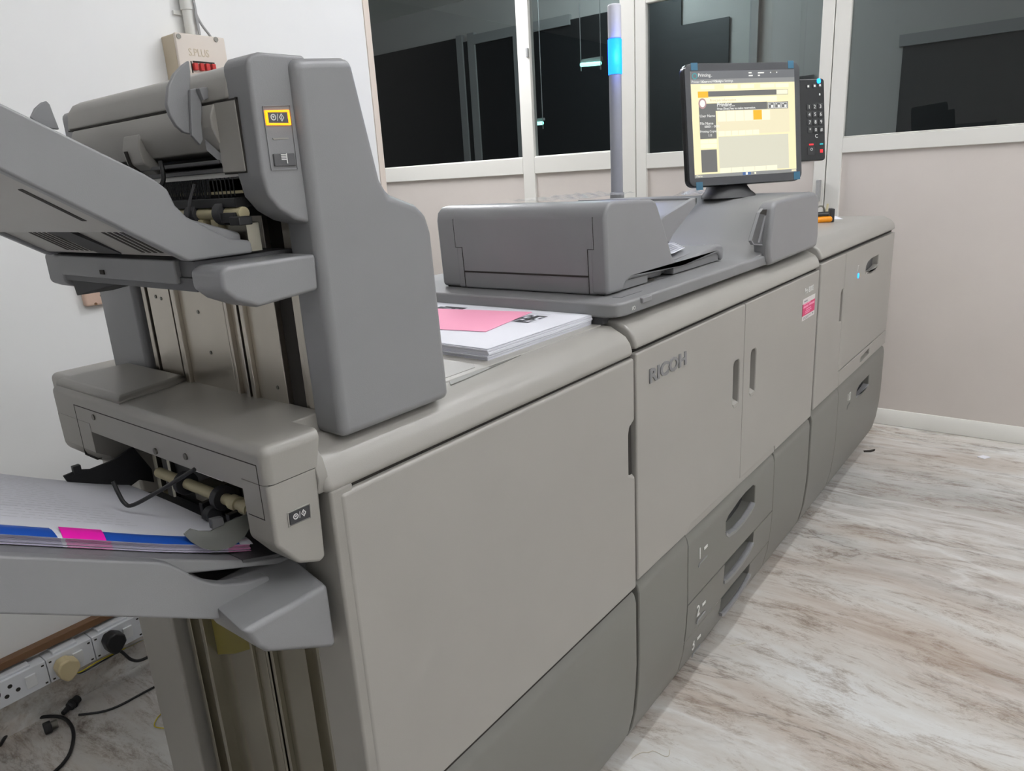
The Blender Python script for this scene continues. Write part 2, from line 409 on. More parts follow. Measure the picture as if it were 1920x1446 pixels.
# ceiling tubes out of view, two of them added as fill
for i, (lx, ly, pw) in enumerate(LAMPS + [(4.3, 2.2, 230)]):  # the appended tube is added to brighten the wall behind the glass
    mt = mat('tube_light_%d' % i, (250, 252, 255) if i < 5 else (222, 246, 250), .5, emit=pw)
    o = box('unseen_ceiling_light', lx - .62, lx + .62, ly - .025, ly + .025, CEIL - .04, CEIL, 'pvc_white'); tag(o, kind=S)
    c = MB().cyl((lx - .6, ly, CEIL - .075), (lx + .6, ly, CEIL - .075), .014, n=12).build('tube', mt)
    c.location = (0, 0, 0); c.data.transform(Matrix.Translation(Vector((lx - .6 + .6, ly, CEIL - .089))))
    c.parent = o; c.matrix_parent_inverse = Matrix.Translation(-o.location)
    c = MB().box(lx - .62, lx - .60, ly - .015, ly + .015, CEIL - .09, CEIL - .03).box(lx + .60, lx + .62, ly - .015, ly + .015, CEIL - .09, CEIL - .03).build('end_holder', M['pvc_white'])
    p_ = c.location.copy(); c.location = (0, 0, 0); c.data.transform(Matrix.Translation(p_)); c.parent = o; c.matrix_parent_inverse = Matrix.Translation(-o.location)

# ================================================================== finisher (nearest unit)
def lower_profile(zt):
    """section (y, z) of the dark lower panels: chamfered at the top, curling under at the foot"""
    return [(.06, zt), (.014, zt), (.004, zt - .012), (0, zt - .03), (0, .26), (.003, .20), (.010, .13), (.022, .075), (.035, .045), (.06, .045)]
def bull_profile(z0, dz, zt, yb):
    """section (y, z) of the rounded top covers"""
    return [(0, z0), (.001, z0 + dz * .25), (.005, z0 + dz * .5), (.014, z0 + dz * .75), (.027, z0 + dz * .9), (.045, zt - .001), (.065, zt), (yb, zt), (yb, z0)]

F = thing('paper_finisher', 'tall grey paper finisher with two output trays, nearest unit of the machine row', 'finisher', (.37, .37, 0))
box('cabinet', .062, .722, .062, .74, .05, .938, 'beige', F, .004)
box('base_plinth', .06, .70, .11, .70, .0, .06, 'seam', F)
box('frame_rail', .03, .722, .03, .064, .926, .934, 'seam', F)
# upper front panel with the finger notch on its right edge
nz0, nz1 = .702, .803
pts = [(.029, .444), (.724, .444), (.724, nz0 - .012), (.700, nz0), (.700, nz1 - .02), (.704, nz1 - .006), (.724, nz1 + .004), (.724, .9295), (.029, .9295)]
prism('front_door', 'y', pts, 0, .02, 'beige', F, .006, seg=4)
box('door_notch', .69, .7235, .012, .019, nz0 - .004, nz1 + .004, 'seam', F)
prism('notch_lip', 'x', [(.001, nz0 - .014), (.012, nz0 - .003), (.018, nz0 - .003), (.018, nz0 - .02)], .702, .724, 'beige', F, .002)
prism('lower_panel', 'x', lower_profile(.438), .029, .724, 'dark_grey', F, .005, seg=3, ang=50)
box('front_gap', .034, .722, .008, .064, .434, .936, 'seam', F)
# rounded top cover with the rounded left end
prism('top_cover', 'x', bull_profile(.933, .05, .9885, .74), .011, .7235, 'beige', F, .020, seg=6, ang=60)
tp = MB(); tp.prism('z', pj('z', .989, [(845, 722), (870, 712), (1110, 608), (1104, 606), (868, 705), (842, 714)]), .986, .9895)
tp.build('cover_groove', M['dark_grey'], F)
tr = MB(); tr.box(.245, .71, .062, .62, .987, .9905); tr.build('top_tray', M['beige'], F, .002)
prism('tray_recess', 'z', [(.25, .075), (.36, .075), (.375, .09), (.375, .3), (.25, .3)], .9900, .9912, 'grey_warm', F)

# end face: front post, rear post, bright plates between them
box('end_post', .016, .05, .002, .073, .05, .937, 'grey_warm', F, .004)
cl_ = MB().prism('x', [(.009, .936), (.0045, .955), (.010, .975), (.022, .989), (.040, .9965), (.064, .9985), (.064, .936)], .006, .020); cl_.build('end_collar', M['grey_warm'], F, .002)
box('rear_post', .018, .06, .49, .62, .05, .95, 'grey_warm', F, .006)
ml = MB()
XM = .034
ml.box(XM + .012, XM + .02, .081, .469, .05, .93)
def rib(y0, y1, x0, x1, z0=.05, z1=.93): ml.box(x0, x1, y0, y1, z0, z1)
rib(.086, .105, XM, XM + .02); rib(.135, .205, XM + .002, XM + .02); rib(.205, .212, XM - .006, XM + .02); rib(.218, .224, XM - .006, XM + .02)
rib(.236, .262, XM, XM + .02); rib(.262, .268, XM - .005, XM + .02); rib(.40, .41, XM - .006, XM + .02, .2, .93); rib(.455, .468, XM, XM + .02)
ml.build('lower_guide_plate', M['zinc'], F, .0012, seg=2)
box('plate_gap', XM + .016, XM + .03, .068, .50, .05, .93, 'seam', F)

# tower above the cabinet
twp = [(.050, 1.393), (.128, 1.400), (.153, 1.272), (.163, 1.256), (.206, 1.241), (.222, 1.228), (.229, 1.205), (.236, .986), (.052, .986)]
def tower_front():
    m = MB(); m.prism('y', twp, .012, .066); return m
tower_front().build('tower', M['grey'], F, .011, seg=5)
m = MB(); m.prism('y', [(.07, 1.392), (.127, 1.399), (.152, 1.272), (.162, 1.256), (.205, 1.24), (.228, 1.205), (.235, .986), (.085, .986)], .06, .47)
m.build('tower_core', M['grey'], F, .004)
m = MB(); m.prism('y', [(.055, 1.393), (.127, 1.399), (.152, 1.272), (.205, 1.24), (.228, 1.205), (.235, .986), (.055, .986)], .468, .585)
m.build('tower_rear', M['grey'], F, .008)
XU = .066
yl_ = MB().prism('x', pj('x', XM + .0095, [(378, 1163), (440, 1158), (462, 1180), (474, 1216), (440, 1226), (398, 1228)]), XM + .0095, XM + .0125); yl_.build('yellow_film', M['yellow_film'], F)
um = MB()
um.box(XU + .008, XU + .014, .074, .460, .99, 1.25)
def urib(y0, y1, x0, x1, z0=1.0, z1=1.25): um.box(x0, x1, y0, y1, z0, z1)
urib(.073, .082, XU - .004, XU + .012); urib(.086, .094, XU, XU + .012)
urib(.122, .182, XU - .006, XU + .012); urib(.182, .190, XU - .012, XU + .012); urib(.196, .202, XU - .012, XU + .012); urib(.206, .222, XU - .004, XU + .012)
urib(.222, .228, XU - .01, XU + .012); urib(.236, .345, XU - .006, XU + .012); urib(.345, .356, XU - .012, XU + .012); urib(.372, .432, XU - .006, XU + .012)
urib(.432, .440, XU - .001, XU + .012); urib(.446, .456, XU - .004, XU + .012)
um.build('upper_guide_plate', M['steel'], F, .0012, seg=2)
box('guide_gap', XU + .002, XU + .02, .060, .472, .99, 1.25, 'seam', F)
for y, z in [(.41, 1.13), (.395, 1.128), (.30, 1.115), (.285, 1.06), (.14, 1.03)]:
    MB().cyl((XU - .0068, y, z), (XU + .004, y, z), .0026, n=12).build('screw_head', M['screw'], F)
for y, z in [(.36, .78), (.33, .71), (.15, .60)]: MB().cyl((XM + .009, y, z), (XM + .014, y, z), .003, n=12).build('screw_head', M['screw'], F)

# ---- upper exit unit
U = MB()
up = [(.004, 1.388), (.010, 1.394), (.020, 1.397), (.074, 1.398), (.070, 1.231), (.062, 1.228), (.036, 1.236), (.018, 1.247), (.006, 1.262), (.002, 1.285)]
U.prism('y', up, .022, .066)
ue = U.build('upper_exit_unit', M['grey'], F, .010, seg=5)
c = MB(); cv = [(.07, 1.393), (.022, 1.392), (.011, 1.387), (.003, 1.377), (.0, 1.357), (.07, 1.357)]
c.prism('y', cv, .0605, .435); c.build('rounded_cover', M['grey_warm'], ue, .003)
c = MB(); cd = [(.05, 1.356), (-.0005, 1.355), (-.006, 1.343), (-.006, 1.332), (-.002, 1.320), (.004, 1.310), (.05, 1.308)]
c.prism('y', cd, .084, .42); c.build('curved_door', M['grey_warm'], ue, .002)
c = MB().prism('x', [(.0475, 1.3555), (.088, 1.3565), (.088, 1.287), (.0465, 1.287)], .0005, .04); c.build('corner_plate', M['grey_warm'], ue, .0015)
c = MB().box(.0012, .05, .0455, .0475, 1.2855, 1.3575).box(.0012, .05, .046, .086, 1.2855, 1.287).box(.0004, .05, .0455, .435, 1.3552, 1.3568); c.build('seam_line', M['seam'], ue)
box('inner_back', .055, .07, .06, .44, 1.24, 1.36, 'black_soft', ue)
c = MB().box(.000, .05, .092, .40, 1.297, 1.301).box(.006, .05, .092, .40, 1.288, 1.293).box(.012, .05, .07, .39, 1.268, 1.283); c.build('guide_bar', M['inner_grey'], ue, .001)
c = MB().box(.010, .04, .066, .40, 1.283, 1.2885); c.build('light_strip', M['pvc_white'], ue)
br = MB()
for i in range(96):
    if i < 18 and i % 3: continue
    y = .085 + i * .0026 + random.uniform(-.0008, .0008)
    dx = random.uniform(-.002, .002); br.box(.008, .009, y, y + .0007, 1.262 + random.uniform(0, .003), 1.283)
br.build('bristles', M['black_soft'], ue); ue.children[-1]['kind'] = 'stuff'
c = MB().box(.012, .015, .075, .32, 1.266, 1.281); c.build('bristle_backing', M['ivory'], ue)
c = MB().box(-.002, .02, .07, .36, 1.252, 1.262); c.build('dark_rail', M['black'], ue, .001)
def roller_set(parent, x, z, ys, r, shaft_r, y0, y1, tilt=0.):
    MB().cyl((x, y0, z), (x, y1, z), shaft_r, n=14).build('roller_shaft', M['ivory'], parent)
    for y, wd, rr in ys:
        MB().cyl((x, y, z), (x, y + wd, z), rr, n=22).build('roller', M['rubber'], parent, .001, seg=2)
roller_set(ue, .004, 1.246, [(.150, .020, .0105), (.095, .014, .0125), (.23, .02, .0105)], .0, .0065, .066, .36)
c = MB().box(-.006, .012, .070, .096, 1.236, 1.247).box(-.010, .006, .056, .074, 1.234, 1.243); c.build('roller_bracket', M['black'], ue, .001)
for y0,y1 in ((.11,.124),(.14,.15)): MB().box(-.002, .01, y0, y1, 1.228, 1.240).build('roller_holder', M['ivory'], ue, .001)
c = MB().box(.004, .02, .066, .105, 1.205, 1.236); c.build('side_bracket', M['zinc'], ue, .001)
c = MB().tube(smooth([(-.006, .20, 1.305), (-.008, .195, 1.295), (-.01, .195, 1.283), (-.016, .205, 1.272), (-.022, .23, 1.266)]), .0026, 8); c.build('black_lever', M['black'], ue)
c = MB().tube(smooth([(-.004, .140, 1.278), (-.008, .150, 1.258), (-.006, .163, 1.238)]), .0016, 8); c.build('thin_lever', M['inner_grey'], ue)
# paper guide fins
def fin(y, pxs, t=.004):
    m = MB(); m.prism('y', pj('y', y, pxs), y, y + t); return m
fin(.105, [(355, 113), (342, 122), (327, 138), (316, 162), (313, 195), (319, 216), (331, 236), (345, 248), (359, 252), (362, 235), (358, 205), (357, 165), (358, 135)], .006).build('paper_guide', M['grey'], ue, .0015)
c = MB().prism('y', pj('y', .100, [(357, 168), (368, 165), (377, 178), (379, 200), (378, 232), (381, 262), (376, 272), (360, 254)]), .100, .1045)
c.prism('y', pj('y', .093, [(373, 165), (389, 163), (394, 183), (383, 188)]), .093, .1005)
c.grid([[(a_, y_, z_ - dz) for a_, y_, z_ in [(-.006, .101, 1.322), (.002, .092, 1.309), (.008, .082, 1.300), (.013, .070, 1.297)]] for dz in (0, .011)])
c.build('guide_bracket', M['grey'], ue, .0008, seg=2)
fin(.385, [(58, 220), (66, 203), (78, 192), (88, 189), (94, 196), (101, 215), (112, 243), (80, 240)], .006).build('paper_guide', M['grey'], ue, .0015)
c = MB().prism('y', [(-.006, 1.338), (-.011, 1.322), (-.008, 1.305), (.008, 1.291), (.02, 1.291), (.006, 1.31), (.002, 1.335)], .235, .275); c.build('wedge_guide', M['grey_warm'], ue, .002)
c = MB().prism('y', [(-.0125, 1.320), (-.0095, 1.304), (.004, 1.292), (.005, 1.295), (-.0075, 1.306), (-.0095, 1.320)], .262, .268); c.build('wedge_slot', M['seam'], ue)
# buttons on the front of the upper unit
FY = .0218
def frame_px(name, parent, y, corner_px, thick, m, depth=.0015, inset=None, bev=.0):
    P = pj('y', y, corner_px); mm = MB()
    if inset is None: mm.prism('y', P, y - depth, y + .001)
    else:
        cx = sum(p[0] for p in P) / 4; cz = sum(p[1] for p in P) / 4
        Q = [(cx + (p[0] - cx) * inset[0], cz + (p[1] - cz) * inset[1]) for p in P]
        for i in range(4):
            j = (i + 1) % 4; mm.prism('y', [P[i], P[j], Q[j], Q[i]], y - depth, y + .001)
    return mm.build(name, M[m], parent, bev, seg=2)
frame_px('button_panel_rim', ue, FY + .0002, [(491, 199), (543, 197), (558, 318), (508, 320)], 0, 'grey', .0012, inset=(.955, .98), bev=.0005)
a1 = frame_px('lit_ring', ue, FY, [(495, 207), (541, 206), (545, 235), (499, 235)], 0, 'amber', inset=(.80, .70), bev=.0006)
b1 = frame_px('stop_start_button', ue, FY, [(500, 211), (538, 210), (541, 231), (503, 231)], 0, 'inner_grey', .001)
def icon(parent, y, cx, cz, s):
    m = MB()
    for k in range(16):
        a0, a1_ = 2 * math.pi * k / 16, 2 * math.pi * (k + 1) / 16
        m.prism('y', [(cx - 1.15 * s + math.cos(a0) * s * .75, cz + math.sin(a0) * s * .75), (cx - 1.15 * s + math.cos(a1_) * s * .75, cz + math.sin(a1_) * s * .75),
                      (cx - 1.15 * s + math.cos(a1_) * s * .52, cz + math.sin(a1_) * s * .52), (cx - 1.15 * s + math.cos(a0) * s * .52, cz + math.sin(a0) * s * .52)], y - .0004, y)
    m.prism('y', [(cx - 1.45 * s, cz + .25 * s), (cx - .85 * s, cz + .25 * s), (cx - 1.15 * s, cz - .3 * s)], y - .0004, y)
    m.prism('y', [(cx - .18 * s, cz - .8 * s), (cx - .05 * s, cz - .8 * s), (cx + .2 * s, cz + .8 * s), (cx + .07 * s, cz + .8 * s)], y - .0004, y)
    d = [(cx + 1.15 * s, cz + .95 * s), (cx + 1.85 * s, cz), (cx + 1.15 * s, cz - .95 * s), (cx + .45 * s, cz)]
    q = [(cx + 1.15 * s, cz + .66 * s), (cx + 1.63 * s, cz), (cx + 1.15 * s, cz - .66 * s), (cx + .67 * s, cz)]
    for i in range(4): m.prism('y', [d[i], d[(i + 1) % 4], q[(i + 1) % 4], q[i]], y - .0004, y)
    m.prism('y', [(cx + 1.07 * s, cz - .35 * s), (cx + 1.23 * s, cz - .35 * s), (cx + 1.23 * s, cz + .35 * s), (cx + 1.07 * s, cz + .35 * s)], y - .0004, y)
    return m.build('button_symbol', M['lettering'], parent)
p = at(520, 220, 'y', FY - .001); icon(b1, FY - .001, p.x, p.z, .0042)
frame_px('status_mark', ue, FY, [(511, 259), (540, 258), (541, 261), (512, 262)], 0, 'grey_warm', .0006)
b2 = frame_px('staple_button', ue, FY, [(511, 289), (550, 287), (554, 311), (514, 312)], 0, 'inner_grey', .002, bev=.0008)
p = at(534, 299, 'y', FY - .002); mm = MB()
for k in range(4): mm.box(p.x - .004, p.x - .0032 + .0055, FY - .0024, FY - .002, p.z - .0005 + k * .0016, p.z + .0003 + k * .0016)
mm.box(p.x + .0022, p.x + .0032, FY - .0024, FY - .002, p.z - .004, p.z + .006); mm.build('button_symbol', M['lettering'], b2)

# ---- upper output tray
def xz(*p): return list(p)
ut = MB(); ue_t = [(0, 192), (273, 326), (296, 340), (315, 355), (330, 385), (352, 407), (396, 429), (432, 447), (471, 451), (476, 474), (355, 491), (0, 310)]
P = pj('y', .06, ue_t)
top = [(-.47, P[0][1] + (.47 + P[0][0]) * .553)] + P[:-1] + [(-.47, P[-1][1] + (.47 + P[-1][0]) * .62)]
ut.prism('y', top, .06, .074); ut.prism('y', top, .396, .41)
plate = [(-.47, top[0][1] - .012), (P[1][0], P[1][1] - .012), (-.055, 1.245), (.0, 1.226), (.0, 1.214), (-.058, 1.228), (P[1][0] - .01, P[1][1] - .036), (-.47, top[0][1] - .03)]
ut.prism('y', plate, .072, .398)
T1 = ut.build('upper_tray', M['grey'], F, .003, seg=2)
us = MB(); b0 = P[-2]; slope = .655
def bz(x, d=0.): return b0[1] + (b0[0] - x) * slope + d
us.prism('y', [(-.47, bz(-.47, -.0)), (-.118, bz(-.118)), (-.118, bz(-.118, .012)), (-.47, bz(-.47, .012))], .073, .397)
us.build('tray_underside', M['beige'], T1, .0015)
us = MB().prism('y', [(-.118, bz(-.118, .004)), (-.070, bz(-.070, .004)), (-.06, bz(-.06, .018)), (-.118, bz(-.118, .014))], .073, .397); us.build('tray_foot', M['grey_warm'], T1)
g = MB()
for k in range(5): g.prism('y', [(-.112 + k * .0, bz(-.112, .0035)), (-.076, bz(-.076, .0035)), (-.076, bz(-.076, .006)), (-.112, bz(-.112, .006))], .078 + k * .013, .085 + k * .013)
g.build('grille', M['seam'], T1); g = MB()
for k in range(6): g.prism('y', [(-.112, bz(-.112, .0035)), (-.076, bz(-.076, .0035)), (-.076, bz(-.076, .006)), (-.112, bz(-.112, .006))], .25 + k * .013, .257 + k * .013)
g1 = MB()
g.build('grille', M['seam'], T1)
g = MB().prism('y', [(-.119, bz(-.119, -.0005)), (-.073, bz(-.073, .0025)), (-.073, bz(-.073, .006)), (-.119, bz(-.119, .006))], .19, .245); g.build('dark_pocket', M['black_soft'], T1)
g = MB(); a = bz(-.155, -.0008); g.prism('z', [(0, 0), (1, 0), (1, 1), (0, 1)], 0, 1) if False else None
g.prism('y', [(-.185, bz(-.185, -.0006)), (-.137, bz(-.137, -.0006)), (-.137, bz(-.137, .003)), (-.185, bz(-.185, .003))], .100, .112); g.build('finger_slot', M['seam'], T1, .002)

# ---- upper tray carriage
K = MB(); K.prism('y', [(-.062, 1.193), (-.055, 1.199), (.052, 1.199), (.050, 1.160), (-.026, 1.154), (-.050, 1.165), (-.062, 1.176)], .018, .075)
K1 = K.build('upper_carriage', M['grey'], F, .006, seg=4)
k = MB().box(-.064, -.04, .10, .385, 1.179, 1.204); k.build('crossbar', M['grey_mid'], K1, .002)
k = MB().box(-.058, .06, .07, .40, 1.186, 1.203).box(-.060, -.045, .07, .40, 1.172, 1.186); k.build('crossbar_core', M['inner_grey'], K1, .001)
k = MB().prism('y', [(-.062, 1.205), (.05, 1.205), (.05, 1.178), (-.045, 1.160), (-.062, 1.168)], .385, .436); k.build('rear_bracket', M['grey_mid'], K1, .005)
k = MB().prism('x', [(.382, 1.176), (.23, 1.176), (.375, 1.152)], -.056, -.01); k.build('gusset', M['black_soft'], K1, .001)
k = MB().box(-.0655, -.06, .262, .272, 1.184, 1.189); k.build('slot', M['seam'], K1)

# ---- lower exit unit
L = MB(); lp = [(-.056, .9685), (.0085, .9685), (.004, .860), (-.004, .856), (-.032, .868), (-.056, .900)]
L.prism('y', lp, .008, .056)
side = lambda a, b: abs(a.z - b.z) > .01 and (a.y < .01 or a.y > .54) or (a.z < .91 and b.z < .91)
le = L.build('lower_exit_unit', M['grey_warm'], F, .008, seg=4, edges=lambda a, b: (a.y < .009 and b.y < .009 and not (a.z > .96 and b.z > .96)) or (a.z < .91 and b.z < .91 and a.y < .009 or False))
c = MB(); c.prism('y', [(-.056, .9695), (-.056, 1.011), (.018, 1.011), (.0085, .9695)], .008, .545)
c.build('exit_cover', M['grey_warm'], le, .011, seg=5, edges=lambda a, b: (a.z > 1 and b.z > 1 and not (a.x > .012 and b.x > .012)) or (abs(a.z - b.z) > .01 and a.x < 0 and b.x < 0))
c = MB().box(.010, .063, .058, .54, .965, 1.0109); c.build('cover_back', M['grey_warm'], le, .002)
c = MB(); c.prism('y', [(-.0555, .957), (-.0555, .9695), (.05, .9695), (.05, .957)], .056, .43); c.build('exit_panel', M['grey_warm'], le)
c = MB(); c.prism('y', [(-.056, .915), (-.056, .9690), (.062, .9690), (.062, .905), (-.03, .898)], .43, .545); c.build('rear_end_cap', M['grey_warm'], le, .010, seg=4, edges=lambda a, b: (a.z < .93 and b.z < .93) or (a.y > .54 and b.y > .54))
c = MB(); c.prism('z', [(-.050, .335), (-.050, .535), (.06, .535), (.06, .365), (.03, .352)], 1.004, 1.0205); c.build('raised_step', M['grey_warm'], le, .010, seg=4, edges=lambda a, b: a.z > 1.02 and b.z > 1.02)
c = MB().box(-.0563, -.052, .022, .47, .9905, .9917).box(-.0563, -.05, .0215, .0225, .928, .9917).box(-.0563, -.05, .0215, .052, .9277, .9287).box(-.0563, -.05, .469, .470, .915, .9917).box(-.0563, -.05, .43, .47, .9148, .9158)
c.prism('y', [(-.052, .9682), (.0075, .9682), (.0075, .9698), (-.052, .9698)], .010, .0563); c.build('seam_line', M['seam'], le)
for y, z in [(.41, .982), (.17, .972), (.245, .964)]:
    c = MB().cyl((-.0575, y, z), (-.054, y, z), .0042, n=18); c.build('screw_head', M['screw'], le)
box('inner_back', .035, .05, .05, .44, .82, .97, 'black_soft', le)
c = MB().box(-.02, .03, .06, .43, .948, .958); c.build('upper_guide', M['black_soft'], le, .001)
c = MB()
for k in range(20): c.box(-.012, .006, .065 + k * .0185, .070 + k * .0185, .935, .958)
c.build('guide_comb', M['black_soft'], le)
c = MB().box(-.054, -.03, .10, .16, .955, .9585); c.build('light_strip', M['pvc_white'], le)
roller_set(le, -.02, .904, [(.085, .012, .0155), (.165, .012, .0155), (.255, .010, .0155)], 0, .0072, .056, .33)
for y in (.135, .11):
    MB().cyl((-.02, y, .904), (-.02, y + .014, .904), .0095, n=18).build('roller_collar', M['ivory'], le)
for y in (.112, .172):
    MB().cyl((-.034, y, .886), (-.034, y + .012, .886), .010, n=18).build('idler_roller', M['rubber'], le, .001, seg=2)
    MB().box(-.04, -.01, y + .014, y + .022, .876, .900).build('idler_bracket', M['black'], le, .001)
for y0,y1 in ((.20,.24),(.066,.09)): MB().box(-.02, .02, y0, y1, .885, .908).build('roller_holder', M['zinc'], le, .001)
c = MB().prism('y', pj('y', .40, [(119, 893), (148, 881), (170, 880), (215, 862), (238, 845), (250, 838), (285, 880), (290, 905), (262, 900), (240, 916), (130, 908)]), .40, .404)
c.box(-.1, -.09, .396, .404, .915, .927); c.build('side_plate', M['black_soft'], le, .001)
c = MB().tube(smooth([tuple(at(*q, 'y', yy)) for q, yy in [((212, 903), .22), ((222, 925), .215), ((234, 944), .21), ((250, 947), .20), ((300, 920), .17), ((365, 880), .13)]], 5), .0024, 10); c.build('wire_lever', M['black'], le)
c = MB().prism('y', pj('y', .092, [(345, 1002), (358, 992), (374, 996), (396, 996), (425, 980), (470, 962), (471, 985), (458, 1008), (436, 1026), (405, 1034), (378, 1028), (358, 1016)]), .092, .094); st = c.build('paper_stop', M['smoke_plastic'], le)
c = MB().prism('y', pj('y', .090, [(393, 973), (415, 968), (419, 983), (396, 992)]), .086, .094); c.build('stop_clip', M['inner_grey'], le, .0015)
FY2 = .0077
f2 = frame_px('button_rim', le, FY2, [(538, 962), (582, 942), (584, 972), (541, 990)], 0, 'grey_warm', .0008, inset=(.9, .86), bev=.0004)
b3 = frame_px('stop_start_button', le, FY2, [(541, 963), (579, 947), (581, 969), (544, 985)], 0, 'rubber', .0012, bev=.0006)
p = at(562, 965, 'y', FY2 - .0012); icon(b3, FY2 - .0012, p.x, p.z, .0045)

# ---- lower output tray
lt = MB(); P = pj('y', .06, [(0, 1042), (60, 1045), (300, 1055), (322, 1060), (345, 1071), (370, 1085), (395, 1093), (420, 1096), (460, 1093), (505, 1080), (510, 1100), (410, 1163), (0, 1137)])
top = [(-.50, P[0][1] + (.50 + P[0][0]) * .54)] + P[:-1] + [(-.50, P[-1][1] + (.50 + P[-1][0]) * .56)]
lt.prism('y', top, .06, .078); lt.prism('y', top, .41, .428)
def tz(x): return .982 + (-.281 - x) * .54
TOPZ = lambda x: tz(x) + .0
lt.prism('y', [(-.50, tz(-.5)), (-.135, tz(-.135)), (-.05, .860), (.0, .842), (.0, .832), (-.14, tz(-.14) - .02), (-.50, tz(-.5) - .02)], .076, .412)
T2 = lt.build('lower_tray', M['grey'], F, .003, seg=2)
lt = MB().prism('y', [(-.50, top[-1][1]), (P[-2][0], P[-2][1]), (P[-2][0], P[-2][1] + .01), (-.50, top[-1][1] + .01)], .078, .412); lt.build('tray_underside', M['grey_mid'], T2)
lt = MB().prism('y', [(-.06, .8625), (-.02, .850), (.01, .842), (.01, .846), (-.02, .854), (-.06, .866)], .075, .41); lt.build('tray_lip', M['inner_grey'], T2)
lb = MB().prism('y', [(-.096, .8098), (-.060, .8098), (-.060, .8105), (-.096, .8105)], .14, .30)
# ---- lower tray carriage
K = MB(); K.prism('x', [(.012, .74), (.012, .822), (.10, .846), (.10, .74)], -.106, .004)
ct = MB().prism('y', [(-.2, .7), (.05, .7), (.05, .715), (.0, .738), (-.084, .783), (-.094, .796), (-.106, .822), (-.106, .9), (-.2, .9)], -.1, .2)
K2 = K.build('lower_carriage', M['grey'], F, .007, seg=4, cuts=ct)
MB().box(-.08, .03, .07, .40, .80, .832).build('crossbar', M['inner_grey'], K2, .001)
MB().box(-.07, -.01, .10, .36, .795, .80).build('yellow_label', M['yellow_label'], K2)

# ================================================================== printed sheets in the lower output tray
ps = MB(); n = 13; xs = [-.49 + i * (.455 / 24) for i in range(25)]
def rnd(i): return random.Random(i).uniform(-.0018, .0018)
for k in range(n):
    h0, h1 = .0012 * k, .0012 * (k + 1) - .00025
    dy = rnd(k)
    edge = M['paper_edge']
    ys = [.100 + dy, .13, .20, .30, .408 + dy]
    def z(x, y, h): return tz(x) + .0006 + h + (.010 * max(0, (x + .16) / .14) ** 2 if x > -.16 else 0)
    segs = [(-.49, -.222, 'paper_edge'), (-.222, -.2185, 'paper'), (-.2185, -.180, 'pink_edge'), (-.180, -.062, 'paper_edge'), (-.062, -.035, 'pink_edge')]
    for x0, x1, mm in segs:
        cnt = max(1, int((x1 - x0) / .02)); xx = [x0 + (x1 - x0) * i / cnt for i in range(cnt + 1)]
        for i in range(cnt):
            a, b = xx[i], xx[i + 1]
            ps.quad([(a, ys[0], z(a, 0, h0)), (b, ys[0], z(b, 0, h0)), (b, ys[0], z(b, 0, h1)), (a, ys[0], z(a, 0, h1))], M[mm])
            ps.quad([(a, ys[0], z(a, 0, h1)), (b, ys[0], z(b, 0, h1)), (b, ys[-1], z(b, 0, h1)), (a, ys[-1], z(a, 0, h1))], M['paper'])
            ps.quad([(b, ys[-1], z(b, 0, h0)), (a, ys[-1], z(a, 0, h0)), (a, ys[-1], z(a, 0, h1)), (b, ys[-1], z(b, 0, h1))], M['paper_edge'])
            if k == 0: ps.quad([(a, ys[0], z(a, 0, h0)), (a, ys[-1], z(a, 0, h0)), (b, ys[-1], z(b, 0, h0)), (b, ys[0], z(b, 0, h0))], M['paper'])
PS = ps.build('paper_stack', None); tag(PS, 'stack of printed sheets with lilac and pink edges in the lower output tray', 'paper stack')
HT = .0012 * n + .0006
tops = MB()
def zt(x, y):
    s = max(0, (.106 - y) / .0125); return tz(x) + HT + .0012 + (.010 * max(0, (x + .16) / .14) ** 2 if x > -.16 else 0) - .0052 * s ** 1.6 + .003 * math.sin(min(1, max(0, (y - .13) / .28)) * math.pi)
ysn = [.0935, .0948, .0962, .0978, .0995, .102, .106, .114, .122] + [.13 + i * .028 for i in range(1, 11)]
sx = [-.49 + i * .0095 for i in range(49)]
for i in range(len(sx) - 1):
    for j in range(len(ysn) - 1):
        a, b, c_, d_ = sx[i], sx[i + 1], ysn[j], ysn[j + 1]
        tops.quad([(a, c_, zt(a, c_)), (b, c_, zt(b, c_)), (b, d_, zt(b, d_)), (a, d_, zt(a, d_))], M['paper'])
bmesh.ops.remove_doubles(tops.bm, verts=tops.bm.verts, dist=1e-5)
TS = tops.build('printed_sheet', M['paper']); tag(TS, 'top printed sheet with blue and magenta border on the lower tray stack', 'sheet')
def printed(name, x0, x1, y0, y1, m, skew=0.):
    q = MB(); nx = max(1, int(abs(x1 - x0) / .01)); ny = max(1, int((y1 - y0) / .0013))
    for i in range(nx):
        for j in range(ny):
            a, b = x0 + (x1 - x0) * i / nx, x0 + (x1 - x0) * (i + 1) / nx; c_, d_ = y0 + (y1 - y0) * j / ny, y0 + (y1 - y0) * (j + 1) / ny
            sk = lambda y: skew * (y - y0)
            e_ = lambda y: y - .0003
            q.quad([(a + sk(c_), e_(c_), zt(a, c_) + .0004), (b + sk(c_), e_(c_), zt(b, c_) + .0004), (b + sk(d_), e_(d_), zt(b, d_) + .0004), (a + sk(d_), e_(d_), zt(a, d_) + .0004)])
    o = q.build(name, M[m]); p_ = o.location.copy(); o.parent = TS; o.matrix_parent_inverse = Matrix.Translation(-TS.location); return o
printed('blue_border', -.49, -.226, .0937, .112, 'blue_print')
printed('blue_border', -.186, -.05, .0937, .112, 'blue_print')
printed('magenta_tab', -.222, -.186, .0937, .1125, 'magenta', .2)
lines = MB()
rr = random.Random(3)
